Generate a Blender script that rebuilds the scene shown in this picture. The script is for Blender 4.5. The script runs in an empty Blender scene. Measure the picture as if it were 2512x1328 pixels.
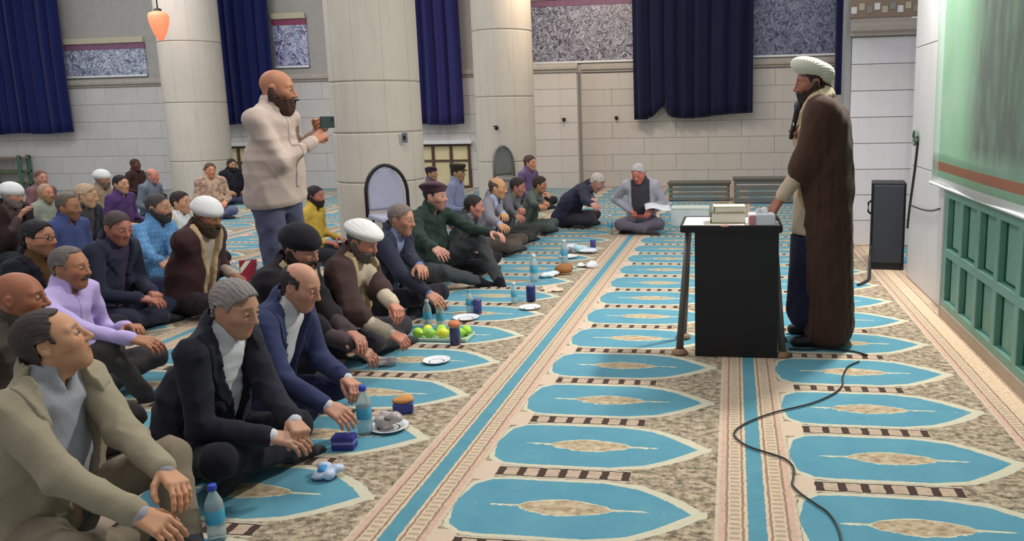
import bpy, bmesh, math, random
import numpy as np
from mathutils import Matrix, Vector

# ---------------------------------------------------------------- camera, world, lights, exposure
SC = bpy.context.scene
COL = SC.collection
W_PX, H_PX = 2512, 1328
FPX, CX, CY, CAM_H = 1950.0, 1500.0, 600.0, 1.48
_n = lambda v: np.array(v, float) / np.linalg.norm(v)
AXY = _n([(1799 - CX) / FPX, (267 - CY) / FPX, 1.0])          # world +Y seen in camera axes (x right, y down, z forward)
AXZ = _n(np.cross(AXY, [math.cos(.021), -math.sin(.021), 0]))
AXZ = -AXZ if AXZ[1] > 0 else AXZ
AXX = np.cross(AXY, AXZ)
def at(px, py, z):
    d = np.array([(px - CX) / FPX, (py - CY) / FPX, 1.0])
    w = np.array([d @ AXX, d @ AXY, d @ AXZ])
    return np.array([0, 0, CAM_H]) + w * ((z - CAM_H) / w[2])
def at_y(px, py, y):
    d = np.array([(px - CX) / FPX, (py - CY) / FPX, 1.0])
    w = np.array([d @ AXX, d @ AXY, d @ AXZ])
    return np.array([0, 0, CAM_H]) + w * (y / w[1])
cam = bpy.data.cameras.new('camera')
cam_o = bpy.data.objects.new('camera', cam); COL.objects.link(cam_o)
cam.sensor_fit = 'HORIZONTAL'; cam.sensor_width = 36.0
cam.lens = FPX / W_PX * 36.0
cam.shift_x = (W_PX / 2 - CX) / W_PX
cam.shift_y = (CY - H_PX / 2) / W_PX
cam.clip_start = .05; cam.clip_end = 200
cam_o.matrix_world = Matrix(((AXX[0], -AXX[1], -AXX[2], 0), (AXY[0], -AXY[1], -AXY[2], 0), (AXZ[0], -AXZ[1], -AXZ[2], CAM_H), (0, 0, 0, 1)))
SC.camera = cam_o

world = bpy.data.worlds.new('hall_air'); SC.world = world
world.use_nodes = True
world.node_tree.nodes['Background'].inputs[0].default_value = (0.93, 0.96, 1.0, 1)
world.node_tree.nodes['Background'].inputs[1].default_value = 0.47
def area(name, loc, tgt, sx, sy, power, col):
    L = bpy.data.lights.new(name, 'AREA'); L.shape = 'RECTANGLE'; L.size = sx; L.size_y = sy
    L.energy = power; L.color = col
    o = bpy.data.objects.new(name, L); COL.objects.link(o)
    o.location = loc
    o.rotation_euler = (Vector(tgt) - Vector(loc)).to_track_quat('-Z', 'Y').to_euler()
    return o
area('ceiling_lamp_by_desk', (1.25, 6.2, 3.4), (0.0, 4.6, 0), .3, .3, 165, (1, .96, .9))
area('ceiling_lamp_row_front', (-2.0, 4.0, 5.2), (-2.0, 4.2, 0), 1.2, 5.0, 120, (1, .97, .93))
area('ceiling_lamp_row_middle', (-6.8, 8.0, 5.6), (-6.8, 8.0, 0), 1.2, 7.0, 170, (.97, .98, 1))
area('ceiling_lamp_far', (-1.2, 11.2, 5.4), (-1.2, 12.0, 0), 4.0, 1.2, 70, (1, .95, .88))
area('ceiling_lamp_far_side', (-10.5, 11.5, 5.4), (-10.5, 12.5, 0), 4.0, 1.2, 150, (.94, .97, 1))
area('ceiling_lamp_warm', (-2.7, 12.6, 4.3), (-3.0, 14.2, 0), .8, .8, 60, (1, .78, .58))
SC.view_settings.view_transform = 'Standard'
SC.view_settings.look = 'None'
SC.view_settings.gamma = 1.0
SC.view_settings.use_curve_mapping = False
SC.view_settings.exposure = 0.0

# ---------------------------------------------------------------- small helpers
R = math.radians
rng = random.Random(7)
def lin(c):
    return tuple(((v / 255) / 12.92 if v / 255 <= .04045 else ((v / 255 + .055) / 1.055) ** 2.4) for v in c[:3]) + (1,)
def tag(o, label=None, cat=None, group=None, kind=None):
    if label: o['label'] = label
    if cat: o['category'] = cat
    if group: o['group'] = group
    if kind: o['kind'] = kind
    return o
def empty(name, loc=(0, 0, 0), rz=0.0, s=1.0):
    o = bpy.data.objects.new(name, None); COL.objects.link(o)
    o.location = tuple(float(v) for v in loc); o.rotation_euler = (0, 0, rz); o.scale = (s, s, s)
    o.empty_display_size = .1
    return o
def link(name, me, m=None, parent=None, loc=None, rot=None, smooth=None):
    o = bpy.data.objects.new(name, me); COL.objects.link(o)
    if m is not None:
        if len(me.materials) == 0: me.materials.append(m)
    if parent: o.parent = parent
    if loc is not None: o.location = tuple(float(v) for v in loc)
    if rot is not None: o.rotation_euler = rot
    if smooth is not None:
        me.polygons.foreach_set('use_smooth', [smooth] * len(me.polygons))
    return o
def np_mesh(name, V, F, smooth=True):
    me = bpy.data.meshes.new(name)
    V = np.asarray(V, np.float32); F = np.asarray(F, np.int32)
    me.vertices.add(len(V)); me.vertices.foreach_set('co', V.ravel())
    k = F.shape[1]
    me.loops.add(F.size); me.loops.foreach_set('vertex_index', F.ravel())
    me.polygons.add(len(F))
    me.polygons.foreach_set('loop_start', np.arange(0, F.size, k, dtype=np.int32))
    me.polygons.foreach_set('loop_total', np.full(len(F), k, np.int32))
    me.polygons.foreach_set('use_smooth', np.full(len(F), smooth, bool))
    me.update(); me.validate()
    return me
def bm_mesh(name, bm, smooth=False):
    me = bpy.data.meshes.new(name); bm.normal_update(); bm.to_mesh(me); bm.free()
    if smooth: me.polygons.foreach_set('use_smooth', [True] * len(me.polygons))
    return me
def bm_box(bm, c, h, bev=0.0, rot=None, seg=1):
    M = Matrix.Translation(c) @ (rot.to_4x4() if rot is not None else Matrix.Identity(4)) @ Matrix.Diagonal((h[0] * 2, h[1] * 2, h[2] * 2, 1))
    r = bmesh.ops.create_cube(bm, size=1.0, matrix=M)
    if bev > 0:
        es = list({e for v in r['verts'] for e in v.link_edges})
        bmesh.ops.bevel(bm, geom=es, offset=bev, segments=seg, affect='EDGES', profile=.5)
    return bm
def box_me(name, h, bev=0.004, seg=1, c=(0, 0, 0)):
    return bm_mesh(name, bm_box(bmesh.new(), c, h, bev, seg=seg))
def box(name, c, h, m, parent=None, bev=.004, seg=1, rot=None):
    return link(name, box_me(name, h, bev, seg), m, parent, c, rot)
def lathe_me(name, prof, n=28, smooth=True):
    V = []; F = []
    for r, z in prof:
        for i in range(n):
            a = 2 * math.pi * i / n
            V.append((r * math.cos(a), r * math.sin(a), z))
    for j in range(len(prof) - 1):
        for i in range(n):
            F.append((j * n + i, j * n + (i + 1) % n, (j + 1) * n + (i + 1) % n, (j + 1) * n + i))
    return np_mesh(name, V, F, smooth)
def tube_me(name, pts, r, n=8, caps=True):
    P = np.array(pts, float); V = []; F = []
    rr = np.broadcast_to(np.array(r, float), (len(P),))
    up = np.array([0, 0, 1.0])
    for i in range(len(P)):
        t = P[min(i + 1, len(P) - 1)] - P[max(i - 1, 0)]; t = t / (np.linalg.norm(t) + 1e-9)
        a = np.cross(t, up)
        if np.linalg.norm(a) < 1e-3: a = np.cross(t, [1.0, 0, 0])
        a /= np.linalg.norm(a); b = np.cross(a, t)
        for j in range(n):
            w = 2 * math.pi * j / n
            V.append(P[i] + rr[i] * (math.cos(w) * a + math.sin(w) * b))
    for i in range(len(P) - 1):
        for j in range(n):
            F.append((i * n + j, (i + 1) * n + j, (i + 1) * n + (j + 1) % n, i * n + (j + 1) % n))
    if caps:
        c0 = len(V); V.append(P[0]); c1 = len(V); V.append(P[-1])
        for j in range(n):
            F.append((c0, j, (j + 1) % n, c0)); e = (len(P) - 1) * n
            F.append((c1, e + (j + 1) % n, e + j, c1))
    me = bpy.data.meshes.new(name)
    me.from_pydata([tuple(v) for v in V], [], [f if f[0] != f[3] else f[:3] for f in F])
    me.polygons.foreach_set('use_smooth', [True] * len(me.polygons))
    return me
def spline(pts, n=12):
    P = [np.array(p, float) for p in pts]; P = [2 * P[0] - P[1]] + P + [2 * P[-1] - P[-2]]; out = []
    for i in range(1, len(P) - 2):
        for k in range(n):
            t = k / n
            out.append(.5 * ((2 * P[i]) + (P[i + 1] - P[i - 1]) * t + (2 * P[i - 1] - 5 * P[i] + 4 * P[i + 1] - P[i + 2]) * t * t + (3 * P[i] - P[i - 1] - 3 * P[i + 1] + P[i + 2]) * t ** 3))
    out.append(P[-2]); return out

# ---------------------------------------------------------------- materials
class E:
    """tiny expression wrapper over Math nodes"""
    nt = None
    def __init__(s, sock): s.s = sock
    @staticmethod
    def m(op, *a):
        n = E.nt.nodes.new('ShaderNodeMath'); n.operation = op
        for i, v in enumerate(a):
            if isinstance(v, E): E.nt.links.new(v.s, n.inputs[i])
            else: n.inputs[i].default_value = float(v)
        return E(n.outputs[0])
    def __add__(s, o): return E.m('ADD', s, o)
    __radd__ = __add__
    def __sub__(s, o): return E.m('SUBTRACT', s, o)
    def __rsub__(s, o): return E.m('SUBTRACT', o, s)
    def __mul__(s, o): return E.m('MULTIPLY', s, o)
    __rmul__ = __mul__
    def __truediv__(s, o): return E.m('DIVIDE', s, o)
    def gt(s, o): return E.m('GREATER_THAN', s, o)
    def lt(s, o): return E.m('LESS_THAN', s, o)
    def abs(s): return E.m('ABSOLUTE', s)
    def mod(s, o): return E.m('FLOORED_MODULO', s, o)
    def min(s, o): return E.m('MINIMUM', s, o)
    def max(s, o): return E.m('MAXIMUM', s, o)
    def ramp(s, lo, hi, keys):
        n = E.nt.nodes.new('ShaderNodeMapRange'); n.inputs[1].default_value = lo; n.inputs[2].default_value = hi
        E.nt.links.new(s.s, n.inputs[0])
        r = E.nt.nodes.new('ShaderNodeValToRGB'); E.nt.links.new(n.outputs[0], r.inputs[0])
        el = r.color_ramp.elements
        ks = [((k - lo) / (hi - lo), v) for k, v in keys]
        el[0].position = ks[0][0]; el[0].color = (ks[0][1],) * 3 + (1,)
        el[1].position = ks[-1][0]; el[1].color = (ks[-1][1],) * 3 + (1,)
        for p, v in ks[1:-1]:
            e = el.new(p); e.color = (v, v, v, 1)
        return E(r.outputs[0])
def mixc(fac, a, b, mode='MIX'):
    n = E.nt.nodes.new('ShaderNodeMix'); n.data_type = 'RGBA'; n.blend_type = mode
    for sock, v in ((n.inputs[0], fac), (n.inputs[6], a), (n.inputs[7], b)):
        if isinstance(v, E): E.nt.links.new(v.s, sock)
        elif isinstance(v, (int, float)): sock.default_value = v
        else: sock.default_value = v
    return E(n.outputs[2])
def noise(scale, detail=3, vec=None, rough=.5, out=0, kind='ShaderNodeTexNoise'):
    n = E.nt.nodes.new(kind); n.inputs['Scale'].default_value = scale
    if 'Detail' in n.inputs: n.inputs['Detail'].default_value = detail
    if 'Roughness' in n.inputs: n.inputs['Roughness'].default_value = rough
    if vec is not None: E.nt.links.new(vec.s, n.inputs['Vector'])
    return E(n.outputs[out])
def coords(kind='Object'):
    n = E.nt.nodes.new('ShaderNodeTexCoord'); return E(n.outputs[kind])
def xyz(v):
    n = E.nt.nodes.new('ShaderNodeSeparateXYZ'); E.nt.links.new(v.s, n.inputs[0]); return [E(o) for o in n.outputs]
def comb(x, y, z):
    n = E.nt.nodes.new('ShaderNodeCombineXYZ')
    for i, v in enumerate((x, y, z)):
        if isinstance(v, E): E.nt.links.new(v.s, n.inputs[i])
        else: n.inputs[i].default_value = v
    return E(n.outputs[0])
def begin(name, rough=.6, spec=.3, metal=0.0):
    m = bpy.data.materials.new(name); m.use_nodes = True; E.nt = m.node_tree
    b = E.nt.nodes['Principled BSDF']; b.inputs['Roughness'].default_value = rough
    b.inputs['Specular IOR Level'].default_value = spec; b.inputs['Metallic'].default_value = metal
    return m, b
def setc(b, c): E.nt.links.new(c.s, b.inputs['Base Color'])
def bump(b, h, strength=.3, dist=.01):
    n = E.nt.nodes.new('ShaderNodeBump'); n.inputs['Strength'].default_value = strength; n.inputs['Distance'].default_value = dist
    E.nt.links.new(h.s, n.inputs['Height']); E.nt.links.new(n.outputs[0], b.inputs['Normal'])
_mc = {}
def plain(name, c, rough=.55, spec=.35, metal=0, var=.12, scale=9.0, bmp=0.0, bscale=80.0):
    key = (name, tuple(c), rough, metal, var)
    if key in _mc: return _mc[key]
    m, b = begin(name, rough, spec, metal)
    a = lin(c)
    n = noise(scale, 4, coords())
    lo = tuple(v * (1 - var) for v in a[:3]) + (1,); hi = tuple(min(1, v * (1 + var)) for v in a[:3]) + (1,)
    setc(b, mixc(n, lo, hi))
    if bmp: bump(b, noise(bscale, 3, coords()), bmp, .004)
    _mc[key] = m; return m
def cloth(c, rough=.85, var=.18, name='cloth', scale=16.0, pattern=None):
    key = ('cl', tuple(c), rough, var, str(pattern))
    if key in _mc: return _mc[key]
    m, b = begin(name, rough, .15)
    a = lin(c); co = coords()
    n = noise(scale, 5, co, .6)
    lo = tuple(v * (1 - var) for v in a[:3]) + (1,); hi = tuple(min(1, v * (1 + var)) for v in a[:3]) + (1,)
    col = mixc(n, lo, hi)
    if pattern:
        kind, c2, sc = pattern; p = xyz(co)
        if kind == 'check':
            q = (p[2] * sc).mod(1.0).lt(.3).max((p[1] * sc + p[0] * sc).mod(1.0).lt(.25))
            col = mixc(q * .55, col, lin(c2))
        elif kind == 'stripe':
            q = (p[1] * sc + p[0] * sc * .4).mod(1.0).lt(.35); col = mixc(q * .6, col, lin(c2))
        elif kind == 'floral':
            q = noise(sc, 2, co).gt(.53); col = mixc(q * .75, col, lin(c2))
    setc(b, col)
    w = noise(260.0, 2, co); f = noise(22.0, 4, co, .6)
    bump(b, w * .25 + f, .35, .008)
    b.inputs['Sheen Weight'].default_value = .06
    _mc[key] = m; return m
def glassy(name, c, rough=.08, trans=.85):
    key = (name, tuple(c))
    if key in _mc: return _mc[key]
    m, b = begin(name, rough, .5)
    setc(b, mixc(noise(14, 2, coords()), tuple(v * .93 for v in lin(c)[:3]) + (1,), lin(c)))
    b.inputs['Transmission Weight'].default_value = trans; b.inputs['IOR'].default_value = 1.25
    _mc[key] = m; return m

def mat_carpet():
    m, b = begin('prayer_carpet', .92, .12)
    co = coords(); x0, y0, _ = xyz(co)
    wob = noise(34.0, 2, co, .5); wob2 = noise(6.0, 2, co)
    P = 1.30; Q = .572
    U = (x0 - .092 + (wob - .5) * .014 + P * 40).mod(P)
    V = ((y0 - 3.03 + (wob2 - .5) * .012 + (wob - .5) * .012 + Q * 40).mod(Q) - Q / 2).abs()     # 0 centre of a place, .286 at the divider
    db = U.min(P - U)
    # field: woven floral ground
    v1 = noise(32.0, 4, comb(x0 * .7, y0, 0), .7); v2 = noise(17.0, 2, co)
    fl = mixc(v1.ramp(.32, .68, [(.32, 0), (.45, .35), (.55, .75), (.68, 1)]), lin((62, 50, 44)), lin((206, 188, 162)))
    fl = mixc(v2.ramp(.4, .62, [(.4, 0), (.62, .32)]), fl, lin((132, 122, 90)))
    fl = mixc(noise(60.0, 2, co).gt(.66), fl, lin((128, 74, 62)))
    col = fl
    # divider strips with blocks
    inD = V.gt(.238) * U.gt(.235) * U.lt(.80)
    blk = ((U - .235).mod(.088)).gt(.032) * V.gt(.252)
    dcol = mixc(blk, lin((70, 52, 44)), mixc(v1, lin((150, 118, 100)), lin((214, 196, 172))))
    dcol = mixc(V.lt(.245), dcol, lin((206, 198, 178)))
    col = mixc(inD, col, dcol)
    corner = V.gt(.2) * U.gt(.15) * U.lt(.235)
    col = mixc(corner, col, lin((206, 184, 162)))
    # pointed medallion
    hw = U.ramp(0, 1.3, [(.13, 0), (.165, .165), (.22, .205), (.30, .222), (.72, .222), (.86, .196), (.96, .135), (1.03, .085), (1.10, .012), (1.16, 0)])
    md = hw - V
    ctr = U.gt(.155) * U.lt(1.12)
    col = mixc(ctr * md.gt(-.012), col, mixc(noise(30, 3, co), lin((212, 204, 182)), lin((190, 186, 160))))
    blue = mixc(noise(5.0, 5, co, .65), lin((70, 132, 156)), lin((104, 160, 174)))
    hw2 = U.ramp(0, 1.3, [(.15, 0), (.18, .155), (.24, .205), (.32, .213), (.70, .213), (.84, .18), (.93, .12), (1.0, .06), (1.06, 0)])
    col = mixc(ctr * (hw2 - V).gt(0.0), col, blue)
    on = U.ramp(0, 1.3, [(.28, 0), (.30, .007), (.40, .010), (.43, .035), (.52, .062), (.58, .066), (.66, .054), (.74, .03), (.76, .010), (.88, .007), (.90, 0)])
    oc = mixc(v1.ramp(.35, .65, [(.35, 0), (.65, 1)]), lin((150, 124, 98)), lin((206, 190, 158)))
    col = mixc((on - V + (wob - .5) * .02).gt(0.002), col, lin((214, 206, 176)))
    col = mixc((on - V - .008).gt(0.0), col, oc)
    # running stripe between two rows
    bcol = mixc(db.ramp(0, .2, [(.03, 0), (.16, 1)]), lin((216, 190, 160)), lin((204, 186, 162)))
    tick = (y0.mod(.033)).gt(.016) * db.gt(.062) * db.lt(.098)
    bcol = mixc(tick * .55, bcol, lin((140, 118, 100)))
    bcol = mixc((db.gt(.045) * db.lt(.055)).max(db.gt(.105) * db.lt(.115)), bcol, lin((150, 122, 102)))
    bcol = mixc((db.gt(.115) * db.lt(.138)) * v1, bcol, lin((206, 150, 138)))
    bcol = mixc(noise(40, 3, co).ramp(.45, .7, [(.45, 0), (.7, .5)]), bcol, lin((160, 150, 130)))
    bcol = mixc(db.lt(.033) * x0.lt(1.0), bcol, mixc(noise(8, 3, co), lin((72, 130, 150)), lin((98, 154, 168))))
    col = mixc(db.lt(.152), col, bcol)
    setc(b, col)
    bump(b, noise(420.0, 2, co) + md.gt(0) * .3, .25, .004)
    b.inputs['Sheen Weight'].default_value = .18; b.inputs['Sheen Roughness'].default_value = .4
    return m
def mat_stone(name, c, warm=(0, 0, 0)):
    m, b = begin(name, .5, .35)
    co = coords(); oi = E(E.nt.nodes.new('ShaderNodeObjectInfo').outputs['Random'])
    a = lin(c)
    n = noise(2.2, 6, co, .65)
    base = mixc(n, tuple(v * .88 for v in a[:3]) + (1,), tuple(min(1, v * 1.08) for v in a[:3]) + (1,))
    base = mixc(oi * .16, base, lin((176, 162, 146)))
    st = noise(5.0, 4, comb(xyz(co)[0] * 2.0, xyz(co)[1] * 2.0, xyz(co)[2] * .3))
    base = mixc(st.ramp(.55, .8, [(.55, 0), (.8, .22)]), base, lin((150, 140, 130)))
    setc(b, base); bump(b, noise(30, 4, co), .08, .004)
    return m
def mat_mosaic(name, c0, c1, c2, sc=1.0):
    m, b = begin(name, .35, .5)
    co = coords(); p = xyz(co)
    wv = comb(p[0] + (noise(3.0 * sc, 2, co) - .5) * .5, p[1], p[2] * 1.3 + (noise(4.2 * sc, 2, co) - .5) * .6)
    n1 = noise(7.0 * sc, 3, wv, .6); n2 = noise(10.0 * sc, 3, wv, .6)
    s1 = (n1 - .5).abs().lt(.028); s2 = (n2 - .52).abs().lt(.022)
    col = mixc(noise(4 * sc, 3, co).ramp(.4, .6, [(.4, 0), (.6, 1)]), lin(c0), lin(c1))
    col = mixc(s1, col, lin(c2)); col = mixc(s2, col, lin(c2))
    setc(b, col); bump(b, s1.max(s2), .15, .004)
    return m
# ---------------------------------------------------------------- the hall
M_STONE = mat_stone('wall_stone', (214, 208, 204)); M_STONE_W = mat_stone('wall_stone_warm', (208, 200, 192))
M_STONE_R = mat_stone('side_stone', (222, 218, 222)); M_JOINT = plain('joint_mortar', (172, 166, 160), .8)
M_COLUMN = mat_stone('column_stone', (212, 202, 188))
M_PLASTER = plain('grey_plaster', (186, 186, 188), .7, bmp=.1)
M_MOULD = plain('moulding_stone', (176, 166, 156), .5, var=.2)
M_BLACK = plain('black_metal', (22, 21, 24), .4, var=.2)
M_WHITE = plain('white_gloss', (232, 232, 232), .4)

fl = bpy.data.meshes.new('floor'); fl.from_pydata([(-22, -2, 0), (4, -2, 0), (4, 17, 0), (-22, 17, 0)], [], [(0, 1, 2, 3)])
tag(link('floor', fl, mat_carpet()), kind='structure')

YB = 15.6
def struct_box(name, lo, hi, m, bev=.0):
    c = [(a + b) / 2 for a, b in zip(lo, hi)]; h = [(b - a) / 2 for a, b in zip(lo, hi)]
    return tag(box(name, c, h, m, None, bev), kind='structure')
wb = struct_box('wall_back', (-20, YB, 0), (3.2, YB + .3, 4.6), M_JOINT)
def slabs(parent, c0, x0, x1, z0, z1, w, h, m, y, skip=(), jit=True, axis='x', gap=.005):
    """stone slabs standing proud of their wall: one object each, shared meshes"""
    cache = {}
    nz = max(1, round((z1 - z0) / h)); hh = (z1 - z0) / nz
    for k in range(nz):
        x = x0 - (w * .5 if (k % 2 and jit) else 0)
        while x < x1 - .02:
            a = max(x, x0); b2 = min(x + w, x1); x += w
            if b2 - a < .05: continue
            cxm, czm = (a + b2) / 2, z0 + hh * (k + .5)
            if any(s[0] < cxm < s[1] and s[2] < czm < s[3] for s in skip): continue
            key = (round(b2 - a, 3), m.name)
            if key not in cache:
                hx = (b2 - a) / 2 - gap / 2; hz = hh / 2 - gap / 2
                cache[key] = box_me('stone_slab', (hx, .012, hz) if axis == 'x' else (.012, hx, hz), .003)
            p = np.array((cxm, y, czm) if axis == 'x' else (y, cxm, czm)) - np.array(c0)
            link('stone_slab', cache[key], m, parent, p)
wc = wb.location
wx = lambda px, py=300: at_y(px, py, YB)[0]
win1 = (wx(532), wx(628), .02, .92); win2 = (wx(1012), wx(1152), .02, .90)
slabs(wb, wc, -16.5, wx(1300), 0, 2.22, 1.25, .37, M_STONE, YB - .006, skip=(win1, win2))
slabs(wb, wc, wx(1425), 2.4, 0, 2.22, 1.25, .317, M_STONE_W, YB - .006)
# pier standing forward of the back wall
pier = struct_box('wall_pier', (wx(1306), YB - .35, 0), (wx(1428), YB, 2.24), M_JOINT)
slabs(pier, pier.location, wx(1308), wx(1426), 0, 2.24, 1.2, .32, M_STONE_W, YB - .356, jit=False)
tag(box('trim_1', ((wx(1300) + wx(1313)) / 2 - .12, YB - .2, 2.3), (.09, .12, 2.3), plain('grey_conduit', (118, 128, 130), .5), None), kind='structure')
# moulding between stone and tile frieze
def moulding(name, x0, x1, z, y):
    prof = [(0, 0), (.05, 0), (.05, .03), (.09, .05), (.09, .10), (.06, .13), (.06, .16), (0, .16)]
    V = [(xx, y - d, z + q) for xx in (x0, x1) for d, q in prof]; n = len(prof)
    F = [(i, (i + 1) % n, n + (i + 1) % n, n + i) for i in range(n)]
    me = bpy.data.meshes.new(name); me.from_pydata(V, [], F + [tuple(range(n))[::-1], tuple(range(n, 2 * n))])
    return tag(link(name, me, M_MOULD), kind='structure')
moulding('trim_2', -16.5, wx(1296), 2.22, YB - .002); moulding('trim_3', wx(1430), 2.4, 2.24, YB - .002); moulding('trim_6', wx(1304), wx(1430), 2.245, YB - .36)
# tile friezes
T1 = mat_mosaic('mosaic_blue_grey', (92, 100, 128), (128, 128, 150), (206, 208, 222), 1.1)
T2 = mat_mosaic('mosaic_dark', (62, 58, 70), (98, 94, 106), (186, 184, 196), 1.5)
T3 = mat_mosaic('mosaic_dark_blue', (52, 54, 84), (86, 90, 120), (150, 152, 170), 1.5)
M_FRAME_T = plain('frieze_border', (134, 92, 118), .5, var=.2); M_CREAM = plain('frieze_cream', (196, 186, 160), .55)
def frieze(px0, px1, m, label, z0=2.40, z1=3.25, border=M_FRAME_T):
    x0, x1 = wx(px0), wx(px1)
    e = empty('tile_frieze', ((x0 + x1) / 2, YB - .02, z0)); w = (x1 - x0) / 2
    box('tile_face', (0, 0, (z1 - z0) / 2), (w, .018, (z1 - z0) / 2), m, e, .002)
    box('top_border', (0, -.004, z1 - z0 + .06), (w, .022, .06), border, e, .004)
    box('cornice', (0, -.02, z1 - z0 + .18), (w, .04, .06), M_CREAM, e, .01)
    box('bottom_border', (0, -.004, .02), (w, .022, .02), M_WHITE, e, .004)
    return tag(e, label, 'tile frieze')
frieze(178, 378, T1, 'blue grey tile frieze with white script left of the first stone column', 2.42, 3.0)
frieze(690, 772, mat_mosaic('mosaic_violet', (66, 58, 116), (120, 130, 170), (214, 214, 232), 1.3), 'violet and white tile frieze above the man with the phone', 2.5, 3.35, plain('frieze_maroon', (140, 70, 96), .5))
frieze(1300, 1556, T2, 'dark grey tile frieze with white script left of the wide navy curtain', 2.42, 3.5)
frieze(1846, 2060, T3, 'dark blue grey tile frieze behind the standing cleric', 2.42, 3.5)
# curtains
def mat_curtain(name, c):
    m, b = begin(name, .75, .2); co = coords(); a = lin(c)
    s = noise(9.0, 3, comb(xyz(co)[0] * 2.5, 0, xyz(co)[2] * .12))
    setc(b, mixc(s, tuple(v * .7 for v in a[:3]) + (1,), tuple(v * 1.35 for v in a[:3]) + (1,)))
    bump(b, noise(300, 2, co), .1, .002); b.inputs['Sheen Weight'].default_value = .12
    return m
def curtain(px0, px1, pyb, c, label, seed, pleat=.24, hemfn=None):
    r_ = random.Random(seed)
    x0, x1 = wx(px0, pyb), wx(px1, pyb); zb = at_y((px0 + px1) / 2, pyb, YB - .25)[2]; zt = 4.3
    e = empty('curtain', ((x0 + x1) / 2, YB - .26, zb)); w = (x1 - x0)
    nx = max(40, int(w / .022)); nz = 14; V = []; F = []
    ph = [r_.uniform(0, 6.28) for _ in range(4)]
    for j in range(nz + 1):
        t = j / nz
        for i in range(nx + 1):
            u = i / nx; X = (u - .5) * w
            a = 2 * math.pi * X / pleat + .9 * math.sin(X * 3.1 + ph[0]) + .35 * math.sin(3 * t + ph[1] + X)
            d = .055 * math.sin(a) + .018 * math.sin(2.3 * a + ph[2])
            z = (hemfn(u) if hemfn else .015 * math.sin(X * 5 + ph[3])) * (1 - t) + (zt - zb) * t
            V.append((X + .02 * math.cos(a), d, z))
    n1 = nx + 1
    for j in range(nz):
        for i in range(nx):
            F.append((j * n1 + i, j * n1 + i + 1, (j + 1) * n1 + i + 1, (j + 1) * n1 + i))
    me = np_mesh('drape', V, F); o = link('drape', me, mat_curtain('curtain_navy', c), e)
    s = o.modifiers.new('thick', 'SOLIDIFY'); s.thickness = .008
    hem = [(V[i][0], V[i][1] - .006, V[i][2] + .03) for i in range(n1)]
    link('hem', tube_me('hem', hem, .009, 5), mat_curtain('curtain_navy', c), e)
    link('rail', tube_me('rail', [(-w / 2 - .1, .06, zt - zb), (w / 2 + .1, .06, zt - zb)], .03, 8), M_BLACK, e)
    return tag(e, label, 'curtain', 'navy window curtains')
curtain(-60, 207, 328, (22, 28, 84), 'navy pleated curtain at the far left edge of the hall', 1)
curtain(522, 700, 304, (24, 30, 86), 'navy pleated curtain behind the standing man with the phone', 2)
curtain(1014, 1150, 305, (46, 44, 100), 'faded violet navy curtain between the two middle stone columns', 3)
hem4 = lambda u: .02 + (.2 * math.exp(-((u - .25) / .05) ** 2)) - .05 * math.exp(-((u - .5) / .2) ** 2) + .06 * u - (.03 if u < .12 else 0)
curtain(1557, 1846, 290, (14, 17, 52), 'widest navy curtain with a lifted hem on the stone back wall', 4, .3, hem4)
curtain(2044, 2062, 232, (17, 20, 64), 'narrow strip of navy curtain beside the white side pier', 5, .12)
# low windows under the second and third curtain
M_PANE = plain('lit_window', (236, 214, 170), .3, var=.25, scale=3); M_WFR = plain('window_frame_brown', (92, 72, 58), .5)
def low_window(name, s, nv):
    e = empty(name, ((s[0] + s[1]) / 2, YB - .02, 0)); e['kind'] = 'structure'; w = (s[1] - s[0]) / 2; h = s[3]
    box('lintel', (0, -.06, h + .03), (w + .06, .07, .035), M_WHITE, e, .008)
    box('reveal', (0, .02, h / 2), (w, .005, h / 2), M_PLASTER, e, 0)
    for i in range(nv + 1):
        box('mullion', (-w + .03 + i * (2 * w - .06) / nv, -.02, h / 2), (.025, .02, h / 2), M_WFR, e, .004)
    for z in (.03, h * .62, h - .03): box('rail', (0, -.02, z), (w - .03, .015, .02), M_WFR, e, .003)
    for i in range(nv):
        for z0, z1 in ((.05, h * .6), (h * .64, h - .05)):
            box('pane', (-w + .03 + (i + .5) * (2 * w - .06) / nv, 0, (z0 + z1) / 2), ((2 * w - .06) / nv / 2 - .03, .008, (z1 - z0) / 2), M_PANE, e, 0)
low_window('window_1', win1, 2); low_window('window_2', win2, 3)
# columns: stacked stone drums
def column(x, y, r, joints, label):
    e = empty('stone_column', (x, y, 0))
    zs = [0.0] + joints + [4.7]
    for a, b in zip(zs[:-1], zs[1:]):
        link('stone_drum', lathe_me('stone_drum', [(r - .02, a), (r - .012, a + .004), (r, a + .012), (r, a + .02), (r, b - .02), (r, b - .012), (r - .012, b - .004), (r - .02, b)], 56), M_COLUMN, e)
    link('core', lathe_me('core', [(r - .025, 0), (r - .025, 4.7), (0, 4.7)], 40), M_JOINT, e)
    for k in range(10):                                        # vertical cladding joints
        a = 2 * math.pi * (k + .5) / 10
        box('joint_strip', ((r - .001) * math.cos(a), (r - .001) * math.sin(a), 2.35), (.0015, .0015, 2.34), M_JOINT, e, 0, rot=(0, 0, a))
    return tag(e, label, 'column', 'round stone columns')
c1 = at(462, 492, 0); c2 = at(905, 612, 0); c3 = at(1232, 502, 0)
column(c1[0], c1[1] + .5, .54, [.72, 1.80, 2.9], 'round stone column farthest left behind the seated crowd')
column(c2[0], c2[1] + .45, .50, [.75, 1.30, 1.86, 2.9], 'nearest and widest round stone column behind the black framed chair')
column(c3[0], c3[1] + .4, .49, [.7, 1.75, 2.8], 'round stone column right of the faded violet navy curtain')
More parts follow.
